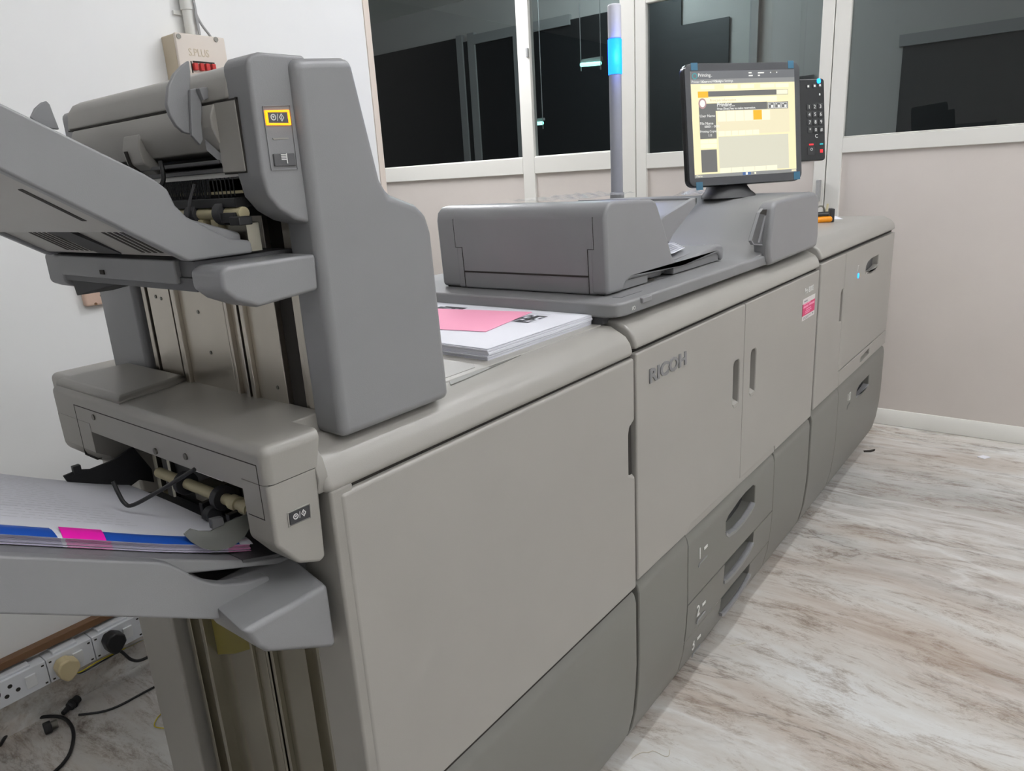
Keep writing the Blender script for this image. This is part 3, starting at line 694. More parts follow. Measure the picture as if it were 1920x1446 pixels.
for row in range(20):
    y = .150 + row * .0118
    x = -.15 - rr.uniform(0, .01) - (.0 if row > 6 else -.02); end = -.34 if row > 5 else -.25
    while x > end:
        ln = rr.uniform(.004, .016)
        lines.quad([(x, y, zt(x, y) + .0004), (x - ln, y, zt(x - ln, y) + .0004), (x - ln, y + .0011, zt(x - ln, y + .0011) + .0004), (x, y + .0011, zt(x, y + .0011) + .0004)])
        x -= ln + .003
lo = lines.build('text_lines', M['ink_pale']); lo.parent = TS; lo.matrix_parent_inverse = Matrix.Translation(-TS.location)

# ================================================================== main print engine
G = thing('production_printer', 'long grey production printer with scanner and document feeder on top, middle unit of the row', 'printer', (1.32, .4, 0))
box('cabinet', .735, 1.912, .062, .86, .045, .945, 'beige', G, .004)
box('base_plinth', .76, 1.90, .11, .80, .0, .06, 'seam', G)
def slot(x0, x1, z0, z1, r=.012):
    return arc(x0 + r, z0 + r * .6, r, 180, 270, 3) + arc(x1 - r, z0 + r * .6, r, 270, 360, 3) + arc(x1 - r, z1 - r, r, 0, 90, 3) + arc(x0 + r, z1 - r, r, 90, 180, 3)
dl = [(.731, .456), (.958, .456), (.975, .470), (1.2865, .470), (1.2865, .9355), (.731, .9355)]
cut = MB().prism('y', slot(1.222, 1.261, .690, .803), -.02, .022)
od = prism('front_door', 'y', dl, 0, .03, 'beige', G, .004, seg=3, cuts=cut)
dr = [(1.2895, .470), (1.56, .470), (1.566, .456), (1.913, .456), (1.913, .9355), (1.2895, .9355)]
cut = MB().prism('y', slot(1.338, 1.377, .688, .806), -.02, .022)
od2 = prism('front_door', 'y', dr, 0, .03, 'beige', G, .004, seg=3, cuts=cut)
for o_, x0, x1, z0 in ((od, 1.222, 1.261, .690), (od2, 1.338, 1.377, .688)):
    MB().prism('x', [(-.0008, z0 - .006), (-.0008, z0 + .002), (.02, z0 + .012), (.02, z0)], x0 + .004, x1 - .004).build('handle_lip', M['beige'], o_, .001)
    MB().box(x0 + .002, x1 - .002, .019, .021, z0 + .012, z0 + .108).build('handle_recess', M['inner_grey'], o_)
box('front_gap', .737, 1.91, .012, .028, .9355, .96, 'seam', G)
box('front_gap', .737, 1.91, .031, .064, .44, .96, 'seam', G)
box('door_rebate', .962, 1.566, .003, .02, .452, .470, 'beige', G, .001)
prism('top_cover', 'x', bull_profile(.943, .05, .997, .86), .7305, 1.9135, 'beige', G, .007, seg=4, ang=60)
# embossed maker's name
p0 = at(1217, 719, 'y', -.001); p1 = at(1284, 690, 'y', -.001)
text('embossed_lettering', 'RICOH', (p0.x, -.0008, p0.z), X, Z, .0385, 'grey_mid', od, .0016, bold=.0012, sx=1.42)
p0 = at(1508, 551, 'y', 0)
text('model_lettering', 'Pro 8200S', (p0.x + .004, -.0006, p0.z - .002), X, Z, .024, 'lettering', od2, .0003, sx=.86)
sx0, sx1, sz0, sz1 = 1.754, 1.876, .803, .868
s = MB().box(sx0, sx1, -.0008, .0002, sz0, sz1, M['sticker_white']).box(sx0, sx1, -.0011, .0002, sz0 + .014, sz1 - .015, M['sticker_pink'])
STK = s.build('sticker', None, od2)
s = MB()
for (a, b, zz, hh) in [(.06, .62, .048, .003), (.06, .46, .040, .006), (.5, .95, .041, .006), (.25, .68, .031, .003), (.22, .72, .025, .003), (.2, .6, .020, .003)]:
    s.box(sx0 + (sx1 - sx0) * a, sx0 + (sx1 - sx0) * b, -.0014, -.0010, sz0 + zz - hh * .5, sz0 + zz + hh * .5, M['sticker_line'])
for (a, b, zz, hh) in [(.10, .28, .057, .004), (.31, .36, .057, .005), (.1, .7, .008, .0015), (.1, .5, .004, .0015), (.8, .9, .008, .004)]:
    s.box(sx0 + (sx1 - sx0) * a, sx0 + (sx1 - sx0) * b, -.0012, -.0007, sz0 + zz - hh * .5, sz0 + zz + hh * .5, M['ink_faint'])
s.build('sticker_print', None, STK)
# lower panels and the three paper drawers
prism('lower_panel', 'x', lower_profile(.453), .7345, .9725, 'dark_grey', G, .004, ang=50)
prism('lower_panel', 'x', lower_profile(.453), 1.5675, 1.9125, 'dark_grey', G, .004, ang=50)
def section(z0, z1):
    full = lower_profile(.449)
    def yy(z):
        pr = full[1:-1]
        for (ya, za), (yb, zb) in zip(pr, pr[1:]):
            if za >= z >= zb: return ya + (yb - ya) * (za - z) / (za - zb + 1e-9)
        return pr[-1][0]
    zs = [z1] + [q[1] for q in full[1:-1] if z0 < q[1] < z1] + [z0]
    return [(.06, z1)] + [(yy(z), z) for z in zs] + [(.06, z0)]
def drawer(z0, z1, num, nz, hand):
    cut = MB().prism('y', hand, -.02, .045)
    o = prism('paper_drawer', 'x', section(z0, z1), .975, 1.5655, 'dark_grey', G, .0025, seg=2, cuts=cut, ang=50)
    return o
h1 = [(1.202, .352), (1.202, .385), (1.22, .395), (1.29, .408), (1.34, .413), (1.395, .412), (1.41, .404), (1.41, .350), (1.38, .338), (1.33, .330), (1.27, .329), (1.22, .337)]
h2 = [(1.201, .27), (1.412, .27), (1.413, .224), (1.38, .212), (1.33, .204), (1.27, .201), (1.22, .204), (1.201, .210)]
h3 = [(1.203, .17), (1.412, .17), (1.413, .122), (1.38, .111), (1.33, .103), (1.27, .100), (1.22, .102), (1.203, .108)]
for z0, z1, num, hz, hh in ((.2635, .449, '1', .358, h1), (.160, .2605, '2', .200, h2), (.046, .157, '3', .098, h3)):
    o = drawer(z0, z1, num, hz, hh)
    lo_ = min(q[1] for q in hh)
    rim = [q for q in hh if q[1] < lo_ + .03]
    MB().prism('y', hh[:1] and [(q[0] * .97 + 1.307 * .03, q[1] + .004) for q in hh], .036, .040).build('handle_recess', M['black_soft'] if num == '1' else M['inner_grey'], o)
    lip = MB(); bot = sorted([q for q in hh if q[1] < lo_ + .026], key=lambda q: q[0])
    for (xa, za), (xb, zb) in zip(bot, bot[1:]):
        lip.prism('y', [(xa, za - .006), (xb, zb - .006), (xb, zb + .003), (xa, za + .003)], -.0012 if num != '3' else .004, .013)
    lip.build('handle_lip', M['grey'], o)
    dz = 0 if num != '3' else .0
    yq = -.0006 if num == '1' else (.0015 if num == '2' else .013)
    tsz = .042
    text('drawer_number', num, (1.028, yq - .0006, hz), X, Z, tsz, 'lettering', o, .0004, bold=.0004, sx=.9)
    q = MB().box(1.062, 1.082, yq - .001, yq, hz + .012, hz + .019); q.build('size_mark', M['lettering'], o)
    q = MB().prism('y', [(1.030, hz - .020), (1.036, hz - .012), (1.082, hz - .012), (1.082, hz - .016), (1.040, hz - .016), (1.034, hz - .023)], yq - .0008, yq + .001); q.build('level_mark', M['grey'], o)

# scanner base
sb = MB(); sb.prism('z', [(.704, .05), (.716, .03), (.735, .022), (1.49, .020), (1.49, .70), (.704, .70)], 1.004, 1.031)
SB = sb.build('scanner_base', M['grey_mid'], G, .006, seg=4)
box('base_plinth', .712, 1.5, .06, .70, .99, 1.008, 'inner_grey', SB)
box('base_button', .790, .828, .0165, .03, 1.020, 1.030, 'grey', SB, .002)
text('base_print', 'I/O', (.752, .0195, 1.013), X, Z, .010, 'lettering', SB, .0002)
q = MB().box(.775, .86, .055, .057, 1.0308, 1.0314).box(.775, .777, .055, .075, 1.0308, 1.0314); q.build('label_line', M['inner_grey'], SB)

# document feeder
A = MB()
fa = [(.776, 1.033), (.771, 1.180), (.776, 1.198), (.790, 1.209), (.81, 1.2115), (.965, 1.205), (.981, 1.200), (.990, 1.190), (1.017, 1.150), (1.060, 1.079), (1.074, 1.065), (1.098, 1.058), (1.126, 1.058), (1.31, 1.075),
      (1.342, 1.072), (1.354, 1.060), (1.354, 1.033), (1.338, 1.033), (1.333, 1.046), (1.318, 1.053), (1.14, 1.046), (.95, 1.050), (.868, 1.052), (.850, 1.047), (.838, 1.033)]
A.prism('y', fa, .085, .124)
DF = A.build('document_feeder', M['grey'], G, .010, seg=4, ang=45)
for xa, xb, zz_ in ((.846, .955, 1.051), (1.08, 1.335, 1.056)): MB().box(xa, xb, .092, .14, 1.033, zz_).build('base_block', M['grey_mid'], DF, .002)
body = [(.777, 1.033), (.7705, 1.180), (.7755, 1.198), (.790, 1.209), (.81, 1.2115), (.965, 1.206), (.985, 1.19), (1.005, 1.13), (1.06, 1.06), (1.06, 1.033)]
box('feeder_base', .86, 1.34, .115, .50, 1.034, 1.05, 'inner_grey', DF, .004)
body_in = [(a + .0006, b - .0006) for a, b in body]
A = MB().prism('y', body_in, .112, .474); A.build('feeder_cover', M['grey'], DF, .004, ang=45)
A = MB().prism('y', body, .462, .525); A.build('rear_end_cap', M['grey'], DF, .009, seg=4, ang=45)
sl = MB(); xs_ = .7708
def sv(y0, y1, z0, z1, xa=None):
    x_ = (.7768 - (z0 + z1) / 2 * 0 - ((z0 + z1) / 2 - 1.033) / .147 * .0063); sl.box(x_ - .0004, x_ + .004, y0, y1, z0, z1)
for k in range(8): sv(.1128, .1136, 1.1225 + k * .0075, 1.131 + k * .0075); sv(.4722, .473, 1.1225 + k * .0075, 1.131 + k * .0075)
sv(.1128, .128, 1.1212, 1.1222); sv(.453, .473, 1.1212, 1.1222)
for k in range(12): sv(.1272, .1281, 1.034 + k * .0073, 1.0415 + k * .0073); sv(.4535, .4544, 1.034 + k * .0073, 1.0415 + k * .0073)
sv(.128, .454, 1.067, 1.0705)
sl.build('seam_line', M['seam'], DF)
box('feeder_gap', .785, 1.0, .10, .515, 1.029, 1.036, 'seam', DF)
A = MB().prism('y', [(1.02, 1.105), (1.02, 1.115), (1.235, 1.185), (1.252, 1.190), (1.252, 1.182), (1.13, 1.120)], .128, .45); A.build('input_tray', M['grey'], DF, .002)
A = MB().prism('y', [(1.04, 1.135), (1.075, 1.160), (1.245, 1.193), (1.254, 1.193), (1.254, 1.178), (1.128, 1.118), (1.105, 1.100)], .116, .128)
A.prism('x', [(.116, 1.178), (.116, 1.193), (.45, 1.196), (.45, 1.180)], 1.246, 1.254); A.build('tray_rim', M['grey'], DF, .0015)
A = MB().prism('y', [(1.0, 1.062), (1.05, 1.060), (1.33, 1.070), (1.33, 1.060), (1.0, 1.045)], .11, .40); A.build('exit_tray', M['grey'], DF, .002)
A = MB().prism('y', [(1.09, 1.066), (1.09, 1.100), (1.155, 1.096), (1.172, 1.096), (1.172, 1.072)], .17, .20); A.build('exit_guide', M['grey'], DF, .003)

# console: swept ramp, lid block at the front
cp = [(1.33, 1.0305), (1.40, 1.0312), (1.455, 1.036), (1.50, 1.048), (1.54, 1.070), (1.575, 1.099), (1.61, 1.130), (1.645, 1.153), (1.685, 1.166), (1.73, 1.171), (1.87, 1.173), (1.892, 1.163), (1.905, 1.140), (1.911, 1.02), (1.33, 1.02)]
A = MB().prism('y', cp, .028, .70); CO = A.build('console', M['grey_mid'], G, .004, ang=50)
A = MB().prism('y', [(1.472, 1.020), (1.462, 1.06), (1.492, 1.156), (1.510, 1.167), (1.72, 1.172), (1.852, 1.172), (1.878, 1.165), (1.893, 1.146), (1.905, 1.04), (1.896, 1.008), (1.49, 1.002)], .008, .052)
LID = A.build('console_lid', M['grey'], CO, .012, seg=5, ang=40)
rq = pj('y', .0270, [(1443, 392), (1429, 393), (1423, 400), (1408, 450), (1412, 457), (1440, 459)])
A = MB().prism('y', rq, .0265, .034); A.build('finger_recess', M['inner_grey'], CO)
cxr, czr = sum(p[0] for p in rq) / 6, sum(p[1] for p in rq) / 6
A = MB()
for i in (1, 2, 3, 4):
    p0_, p1_ = rq[i], rq[i + 1]; o_ = lambda p: (cxr + (p[0] - cxr) * 1.07, czr + (p[1] - czr) * 1.06)
    A.prism('y', [p0_, p1_, o_(p1_), o_(p0_)], .0245, .032)
A.build('recess_rim', M['grey'], CO)
A = MB().prism('y', pj('y', .0262, [(1433, 405), (1436, 405), (1424, 455), (1421, 455)]), .0255, .03); A.build('recess_rib', M['grey'], CO)
A = MB().prism('y', pj('y', .0262, [(1441, 393), (1429, 394), (1425, 401), (1441, 404)]), .0260, .03); A.build('recess_shadow_gap', M['seam'], CO)

# ================================================================== signal light tower on the console
PY = .72
pt = at(1157, 366, 'y', PY)
TW = thing('signal_tower', 'slim grey signal light pole with a glowing blue segment rising behind the document feeder', 'signal light', (pt.x, PY, 1.019))
px_, py_ = pt.x, PY
zb0, zb1, zt0 = at(1153, 140, 'y', PY).z, at(1153, 74, 'y', PY).z, at(1151, 8, 'y', PY).z
MB().cyl((px_, py_, 1.019), (px_, py_, zb0), .0215, n=28).build('pole', M['tower_pole'], TW)
MB().cyl((px_, py_, 1.019), (px_, py_, 1.19), .028, .025, n=28).build('pole_base', M['grey'], TW, .002)
MB().cyl((px_, py_, zb0), (px_, py_, zb1), .0238, n=28).build('lit_segment', M['tower_blue'], TW, .001)
MB().cyl((px_, py_, zb1), (px_, py_, zt0), .0228, n=28).build('white_segment', M['tower_cap'], TW, .006)

ld = bpy.data.lights.new('segment_light', 'POINT'); ld.energy = .8; ld.color = (.06, .16, 1.0); ld.shadow_soft_size = .02
lo_ = bpy.data.objects.new('segment_light', ld); COL.objects.link(lo_); lo_.location = (px_ - .035, py_ - .035, (zb0 + zb1) / 2); lo_.parent = TW; lo_.matrix_parent_inverse = Matrix.Translation(-TW.location)
# ================================================================== paper feed unit (far end)
H = thing('paper_feed_unit', 'grey large-capacity paper feed cabinet with a blue status light, far unit of the row', 'paper feeder', (2.46, .4, 0))
box('cabinet', 1.935, 2.998, .062, .76, .045, .955, 'beige', H, .01)
box('base_plinth', 1.95, 2.95, .11, .72, .0, .06, 'seam', H)
cut = MB().prism('y', [(2.19, .72), (2.19, .818), (2.20, .828), (2.24, .832), (2.24, .714)], -.02, .022)
prism('front_door', 'y', [(1.931, .470), (2.2225, .470), (2.2225, .951), (1.931, .951)], 0, .03, 'beige', H, .004, cuts=cut)
hd = [(2.528, .842), (2.532, .868), (2.555, .880), (2.62, .8875), (2.732, .8885), (2.735, .846), (2.70, .833), (2.62, .829)]
cut = MB().prism('y', hd, -.02, .024)
d = prism('feed_drawer', 'y', [(2.226, .531), (3.002, .531), (3.002, .951), (2.226, .951)], 0, .03, 'beige', H, .004, cuts=cut)
MB().prism('y', hd, .0222, .0236).build('handle_recess', M['inner_grey'], d); MB().prism('y', [(2.528, .838), (2.735, .840), (2.73, .847), (2.62, .836), (2.53, .845)], -.0012, .02).build('handle_lip', M['beige'], d)
MB().cyl((2.413, -.0016, .848), (2.413, .002, .848), .0095, n=20).build('blue_light', M['led_blue'], d)
q = MB().box(2.40, 2.404, -.0006, .0004, .866, .885).box(2.40, 2.412, -.0006, .0004, .884, .887); q.build('symbol', M['lettering'], d)
cut = MB().prism('y', [(2.553, .484), (2.56, .505), (2.70, .514), (2.705, .490)], -.02, .02)
prism('lower_strip', 'y', [(2.240, .470), (3.002, .470), (3.002, .5275), (2.240, .5275)], 0, .03, 'beige', H, .003, cuts=cut)
box('strip_side', 2.2225, 2.240, .001, .03, .470, .53, 'beige', H, .001)
box('front_gap', 1.937, 2.996, .031, .064, .45, .975, 'seam', H)
box('front_gap', 1.937, 2.996, .012, .028, .953, .975, 'seam', H)
prism('top_cover', 'x', bull_profile(.962, .05, 1.019, .76), 1.9305, 3.004, 'beige', H, .009, seg=4, ang=60)
box('cover_line', 2.55, 2.553, .20, .74, 1.0186, 1.0196, 'grey_mid', H)
prism('lower_panel', 'x', lower_profile(.464), 1.932, 2.256, 'dark_grey', H, .004, ang=50)
hd = [(2.535, .352), (2.54, .375), (2.57, .386), (2.63, .391), (2.74, .392), (2.745, .348), (2.70, .338), (2.62, .336)]
cut = MB().prism('y', hd, -.02, .026)
d = prism('lower_drawer', 'x', lower_profile(.464), 2.2585, 3.001, 'dark_grey', H, .004, cuts=cut, ang=50)
MB().prism('y', hd, .0242, .0256).build('handle_recess', M['black_soft'], d); MB().prism('y', [(2.535, .345), (2.745, .342), (2.74, .350), (2.62, .343), (2.54, .354)], -.0012, .02).build('handle_lip', M['grey'], d)
text('drawer_number', '1', (2.392, -.0006, .372), X, Z, .04, 'lettering', d, .0004, sx=.9)
q = MB().box(2.418, 2.421, -.001, .0005, .368, .398).box(2.434, 2.437, -.001, .0005, .368, .398).box(2.418, 2.437, -.001, .0005, .396, .399).box(2.418, 2.437, -.001, .0005, .368, .371); q.build('size_mark', M['lettering'], d)
q = MB().prism('y', [(2.395, .338), (2.40, .352), (2.436, .358), (2.436, .352), (2.405, .346), (2.402, .338)], -.001, .001); q.build('level_mark', M['inner_grey'], d)

# ================================================================== touchscreen monitor
yaw, tilt = math.radians(-35.9), math.radians(6.8)
MC = at(1395, 230, 'y', .19)
hx = Vector((math.cos(yaw), math.sin(yaw), 0)); nn = Vector((math.sin(yaw) * math.cos(tilt), -math.cos(yaw) * math.cos(tilt), math.sin(tilt))); vv = nn.cross(hx)
def mpl(px, py, off=0.):
    r = Vector(RCAM.T @ np.array([(px - 960) / FPX, (py - 723) / FPX, 1.0])); c0 = Vector(CAM); o = MC + nn * off
    p = c0 + r * ((o - c0).dot(nn) / r.dot(nn)); d = p - MC; return d.dot(hx), d.dot(vv)
def mw3(u, v, n): return MC + hx * u + vv * v + nn * n
class MM(MB):
    def P(s, poly, n0, n1, m=None):
        va = [s.bm.verts.new(mw3(a, b, n0)) for a, b in poly]; vb = [s.bm.verts.new(mw3(a, b, n1)) for a, b in poly]; k = len(poly)
        fs = [s.bm.faces.new(va), s.bm.faces.new(vb[::-1])]
        for i in range(k): fs.append(s.bm.faces.new((va[i], va[(i + 1) % k], vb[(i + 1) % k], vb[i])))
        bmesh.ops.recalc_face_normals(s.bm, faces=fs); s._m(fs, m); return s
def rrect(u0, u1, v0, v1, r, n=5):
    return arc(u1 - r, v1 - r, r, 0, 90, n) + arc(u0 + r, v1 - r, r, 90, 180, n) + arc(u0 + r, v0 + r, r, 180, 270, n) + arc(u1 - r, v0 + r, r, 270, 360, n)
cs = [mpl(1284, 119), mpl(1498, 114), mpl(1506, 333), mpl(1291, 357)]
u0 = (cs[0][0] + cs[3][0]) / 2; u1 = (cs[1][0] + cs[2][0]) / 2; v1 = (cs[0][1] + cs[1][1]) / 2; v0 = (cs[2][1] + cs[3][1]) / 2
bpos = mw3(0, v0 - .02, -.04)
MON = thing('touchscreen_monitor', 'black touchscreen control monitor with blue tape corners standing on the printer console', 'monitor', (bpos.x, bpos.y, 1.172))
MM().P(rrect(u0, u1, v0, v1, .022), -.030, -.002).build('housing', M['monitor_black'], MON, .006, seg=4)
MM().P(rrect(u0 + .0015, u1 - .0015, v0 + .0015, v1 - .0015, .021), -.004, .0).build('bezel', M['monitor_bezel'], MON, .0015)
sc4 = [mpl(1293, 135), mpl(1487, 129), mpl(1495, 318), mpl(1304, 339)]
a0 = (sc4[0][0] + sc4[3][0]) / 2; a1_ = (sc4[1][0] + sc4[2][0]) / 2; b1_ = (sc4[0][1] + sc4[1][1]) / 2; b0_ = (sc4[2][1] + sc4[3][1]) / 2
def su(u): return a0 + (a1_ - a0) * u
def svv(v): return b1_ + (b0_ - b1_) * v
SCN = MM().P([(a0, b0_), (a1_, b0_), (a1_, b1_), (a0, b1_)], -.0005, .0004).build('screen', M['ui_cream'], MON)
lay = [0]
ui = MM()
def R(x0, x1, y0, y1, m, n=1): ui.P([(su(x0), svv(y1)), (su(x1), svv(y1)), (su(x1), svv(y0)), (su(x0), svv(y0))], .0003, .0004 + .00012 * n, M[m])
R(0, 1, 0, .075, 'ui_head'); R(0, 1, .075, .118, 'ui_band')
for x0, x1 in ((.09, .22), (.31, .44), (.47, .60), (.66, .80), (.81, .94)): R(x0, x1, .132, .168, 'ui_pale')
R(.062, .158, .188, .245, 'ui_orange', 2); R(.158, .815, .188, .238, 'ui_dark'); R(.815, .932, .19, .237, 'ui_dark', 1); R(.818, .929, .193, .234, 'ui_pale', 2)
R(.10, .82, .25, .295, 'ui_pale'); R(.066, .722, .302, .372, 'ui_dark'); R(.234, .722, .302, .372, 'ui_dark', 2); R(.725, .931, .306, .372, 'ui_dark', 2)
for i in range(3):
    x = .73 + i * .066; R(x, x + .06, .312, .366, 'ui_white', 3); R(x + .004, x + .056, .316, .362, 'ui_dark', 4); R(x + .03, x + .05, .335, .36, 'ui_white', 5); R(x + .01, x + .025, .322, .33, 'ui_white', 5)
R(.234, .94, .372, .60, 'ui_tan')
for i in range(6): R(.238 + i * .086, .318 + i * .086, .378, .475, 'ui_pale', 2)
R(.583, .666, .378, .47, 'ui_orange', 3)
R(.066, .222, .371, .632, 'ui_dark', 2)
for x0, x1 in ((.242, .30), (.305, .36), (.37, .43), (.435, .50), (.505, .57), (.575, .635)): R(x0, x1, .565, .612, 'ui_pale', 2)
R(.239, .925, .618, .956, 'ui_gray'); 
for i in range(5): R(.24 + i * .114, .349 + i * .114, .918, .968, 'ui_pale', 2)
R(.067, .143, .64, .675, 'ui_pale', 2); R(.146, .222, .64, .675, 'ui_pale', 2); R(.067, .222, .68, .72, 'ui_pale', 2); R(.068, .217, .735, .95, 'ui_dark', 2)
R(0, 1, .968, 1, 'ui_band', 2); R(.46, .54, .97, .998, 'ui_blue', 3); R(.49, .51, .972, .996, 'ui_white', 4); R(.575, .592, .974, .993, 'ui_pale', 4); R(.95, .995, .972, .99, 'ui_tan', 4)
for x0, x1, y in ((.55, .58, .018), (.55, .59, .045), (.64, .70, .02), (.64, .66, .045), (.76, .77, .02), (.82, .83, .02)): R(x0, x1, y, y + .012, 'ui_white', 3)
R(.78, .82, .008, .028, 'ui_dark', 3)
ui.build('screen_layout', None, SCN)
ic = MM()
for k in range(18):
    t0, t1 = 2 * math.pi * k / 18, 2 * math.pi * (k + 1) / 18; cu, cv_ = su(.04), svv(.045)
    ic.P([(cu + math.cos(t0) * .0085, cv_ + math.sin(t0) * .0085), (cu + math.cos(t1) * .0085, cv_ + math.sin(t1) * .0085), (cu + math.cos(t1) * .0058, cv_ + math.sin(t1) * .0058), (cu + math.cos(t0) * .0058, cv_ + math.sin(t0) * .0058)], .0004, .0009, M['ui_teal'])
cu, cv_ = su(.1), svv(.30)
ic.P([(cu + math.cos(2 * math.pi * k / 20) * .0125, cv_ + math.sin(2 * math.pi * k / 20) * .0145) for k in range(20)], .0004, .0012, M['ui_icon'])
ic.P([(cu + math.cos(2 * math.pi * k / 20) * .0085, cv_ + math.sin(2 * math.pi * k / 20) * .010) for k in range(20)], .0004, .0014, M['ui_white'])
ic.build('screen_icon', None, SCN)
def T(s_, u, v, size, m='ui_white', **k): text('screen_text', s_, mw3(su(u), svv(v), .0013), hx, vv, size, m, SCN, .0001, **k)
T('Printing...', .235, .333, .0155, bold=.0003); T('Press [Stop] key to make reservation.', .235, .363, .0085, bold=.0001, sx=.98)
T('User Name', .07, .428, .0105); T('File Name', .068, .498, .0105); T('00001 - 0002', .11, .528, .009); T('Printing Copies', .066, .572, .009); T('1/1', .14, .612, .011)
T('Printing..', .068, .052, .013); T('Printer Status', .008, .108, .009); T('Current/Waiting', .105, .107, .009); T('Machine Settings', .22, .105, .009); T('Print Job Information', .17, .285, .010, 'ui_line'); T('Menu', .012, .992, .009, 'ui_pale')
for x0, x1, y0, y1 in ((.015, .07, 0, 1), ):
    pass
for (px0, py0, px1, py1) in ((1295, 118, 1308, 132), (1477, 114, 1488, 128), (1488, 322, 1500, 336), (1305, 342, 1318, 356)):
    A_, B_ = mpl(px0, py0), mpl(px1, py1)
    MM().P([(A_[0], B_[1]), (B_[0], B_[1]), (B_[0], A_[1]), (A_[0], A_[1])], -.0005, .0008).build('tape', M['tape_blue'], MON)
# stand
sbp = at(1366, 366, 'y', .225); bx, by = sbp.x, .225
q = MB(); prof = [(.088, 1.170), (.086, 1.178), (.074, 1.188), (.065, 1.202), (.060, 1.220), (.059, 1.25)]
rings = []
for (rw, z_) in prof:
    cx, cy = bx + (z_ - 1.17) * .25, by + (z_ - 1.17) * .3
    rings.append([Vector((cx, cy, z_)) + hx * (rw * max(-1, min(1, 1.0 * math.cos(t)))) + Vector((hx.y, -hx.x, 0)) * (rw * .62 * math.sin(t)) for t in [2 * math.pi * k / 28 for k in range(29)]])
q.grid(rings); q.build('stand', M['black_soft'], MON)
MM().P([(-.09, v0 + .01), (.09, v0 + .01), (.09, v0 + .10), (-.09, v0 + .10)], -.06, -.028).build('stand_neck', M['black_soft'], MON, .006)
# keypad fixed to the monitor's right side
kc = [mpl(1503, 147, -.012), mpl(1545, 147, -.012), mpl(1549, 300, -.012), mpl(1506, 303, -.012)]
ku0, ku1 = u1 - .010, (kc[1][0] + kc[2][0]) / 2; kv1 = (kc[0][1] + kc[1][1]) / 2; kv0 = (kc[2][1] + kc[3][1]) / 2
KP = MM().P(rrect(ku0, ku1, kv0, kv1, .010), -.028, -.012).build('keypad', M['monitor_black'], MON, .004, seg=3)
def ku(px, py): return mpl(px, py, -.012)
for r in range(4):
    for c in range(3):
        px = 1516.5 + c * 10.6 + r * .7; py = 201 - c * .6 + r * 14.4
        a, b = ku(px, py); MM().P(rrect(a - .008, a + .008, b - .0085, b + .0085, .002, 2), -.0125, -.0105).build('key', M['black_soft'], KP, .0008, seg=2)
        s_ = (('1', '2', '3'), ('4', '5', '6'), ('7', '8', '9'), ('*', '0', '#'))[r][c]
        text('key_number', s_, mw3(a, b - .0045, -.0103), hx, vv, .0145, 'lettering', KP, .0001, align='CENTER')
for px, py in ((1515, 162), (1527, 161), (1537, 160)):
    a, b = ku(px, py); MM().P(rrect(a - .006, a + .006, b - .006, b + .006, .003, 2), -.0125, -.0108).build('key', M['black_soft'], KP); MM().P([(a - .003, b - .003), (a + .003, b - .003), (a + .003, b + .003), (a - .003, b + .003)], -.0110, -.0106).build('key_symbol', M['lettering'], KP)
a, b = ku(1535, 152); MM().P(rrect(a - .0065, a + .0065, b - .0075, b + .0075, .006, 4), -.0125, -.0108).build('blue_light', M['led_blue'], KP)
a, b = ku(1537, 177); MM().P([(a - .002, b - .003), (a + .002, b - .003), (a + .002, b + .003), (a - .002, b + .003)], -.0122, -.0117).build('key_symbol', M['lettering'], KP)
a, b = ku(1530, 255); text('key_letter', 'C', mw3(a - .004, b - .005, -.0115), hx, vv, .015, 'lettering', KP, .0001)
for px, py, w_, h_, m_ in ((1521, 271, .013, .0022, 'key_red'), (1540, 270, .010, .0022, 'key_cyan'), (1540, 283, .008, .005, 'key_red')):
    a, b = ku(px, py); MM().P([(a - w_ * .6, b - h_), (a + w_ * .6, b - h_), (a + w_ * .6, b + h_), (a - w_ * .6, b + h_)], -.0122, -.0112).build('key_mark', M[m_], KP)
a, b = ku(1521, 280); MM().P(rrect(a - .013, a + .013, b - .016, b + .008, .003, 2), -.0125, -.0108).build('key', M['black_soft'], KP); text('key_symbol', 'O', mw3(a - .004, b - .004, -.0106), hx, vv, .011, 'lettering', KP, .0001)

# ================================================================== loose things on the machines
def oriented(o, ex, ey, pts): return [(o[0] + ex[0] * a + ey[0] * b, o[1] + ex[1] * a + ey[1] * b) for a, b in pts]
ZTOP = 1.0085
c0, c1 = at(914, 656, 'z', ZTOP), at(1109, 591, 'z', ZTOP)
ex = ((c1 - c0).x / (c1 - c0).length, (c1 - c0).y / (c1 - c0).length); ey = (-ex[1], ex[0]); O = (c0.x, c0.y); WID = (c1 - c0).length
m = MB(); rr = random.Random(5); zz = .9905
for k in range(9):
    h = [.0014, .0019, .0018, .0022, .0020, .0026, .0022, .0018, .0021][k]; dx, dy = rr.uniform(-.0015, .0015), rr.uniform(-.002, .0015)
    q = oriented((O[0] + dx, O[1] + dy), ex, ey, [(0, 0), (WID, 0), (WID, .415), (0, .415)]); m.prism('z', q, zz, zz + h - .0003); zz += h
ZT = zz
WS = tag(m.build('paper_stack', M['paper']), 'thick stack of large white paper lying flat on the finisher top beside the tower', 'paper stack')
so = tag(MB().grid([[(*oriented(O, ex, ey, [(.001 + i * (WID - .002) / 8, j * .0205)])[0], ZT + .0008 + .030 * max(0, (j * .0205 - .22) / .19) ** 2 * max(0, 1 - i * .0359 / .24) ** 1.3 if j * .0205 > .22 else ZT + .0008) for i in range(9)] for j in range(21)]).build('printed_sheet', M['paper']),
         'white printed sheet with small dark pictures, its far corner curling up, on the thick stack', 'sheet')
def on_sheet(name, quad, mm, z=.0012):
    q = MB().quad([(a, b, ZT + z) for a, b in quad]).build(name, M[mm]); q.parent = so; q.matrix_parent_inverse = Matrix.Translation(-so.location); return q
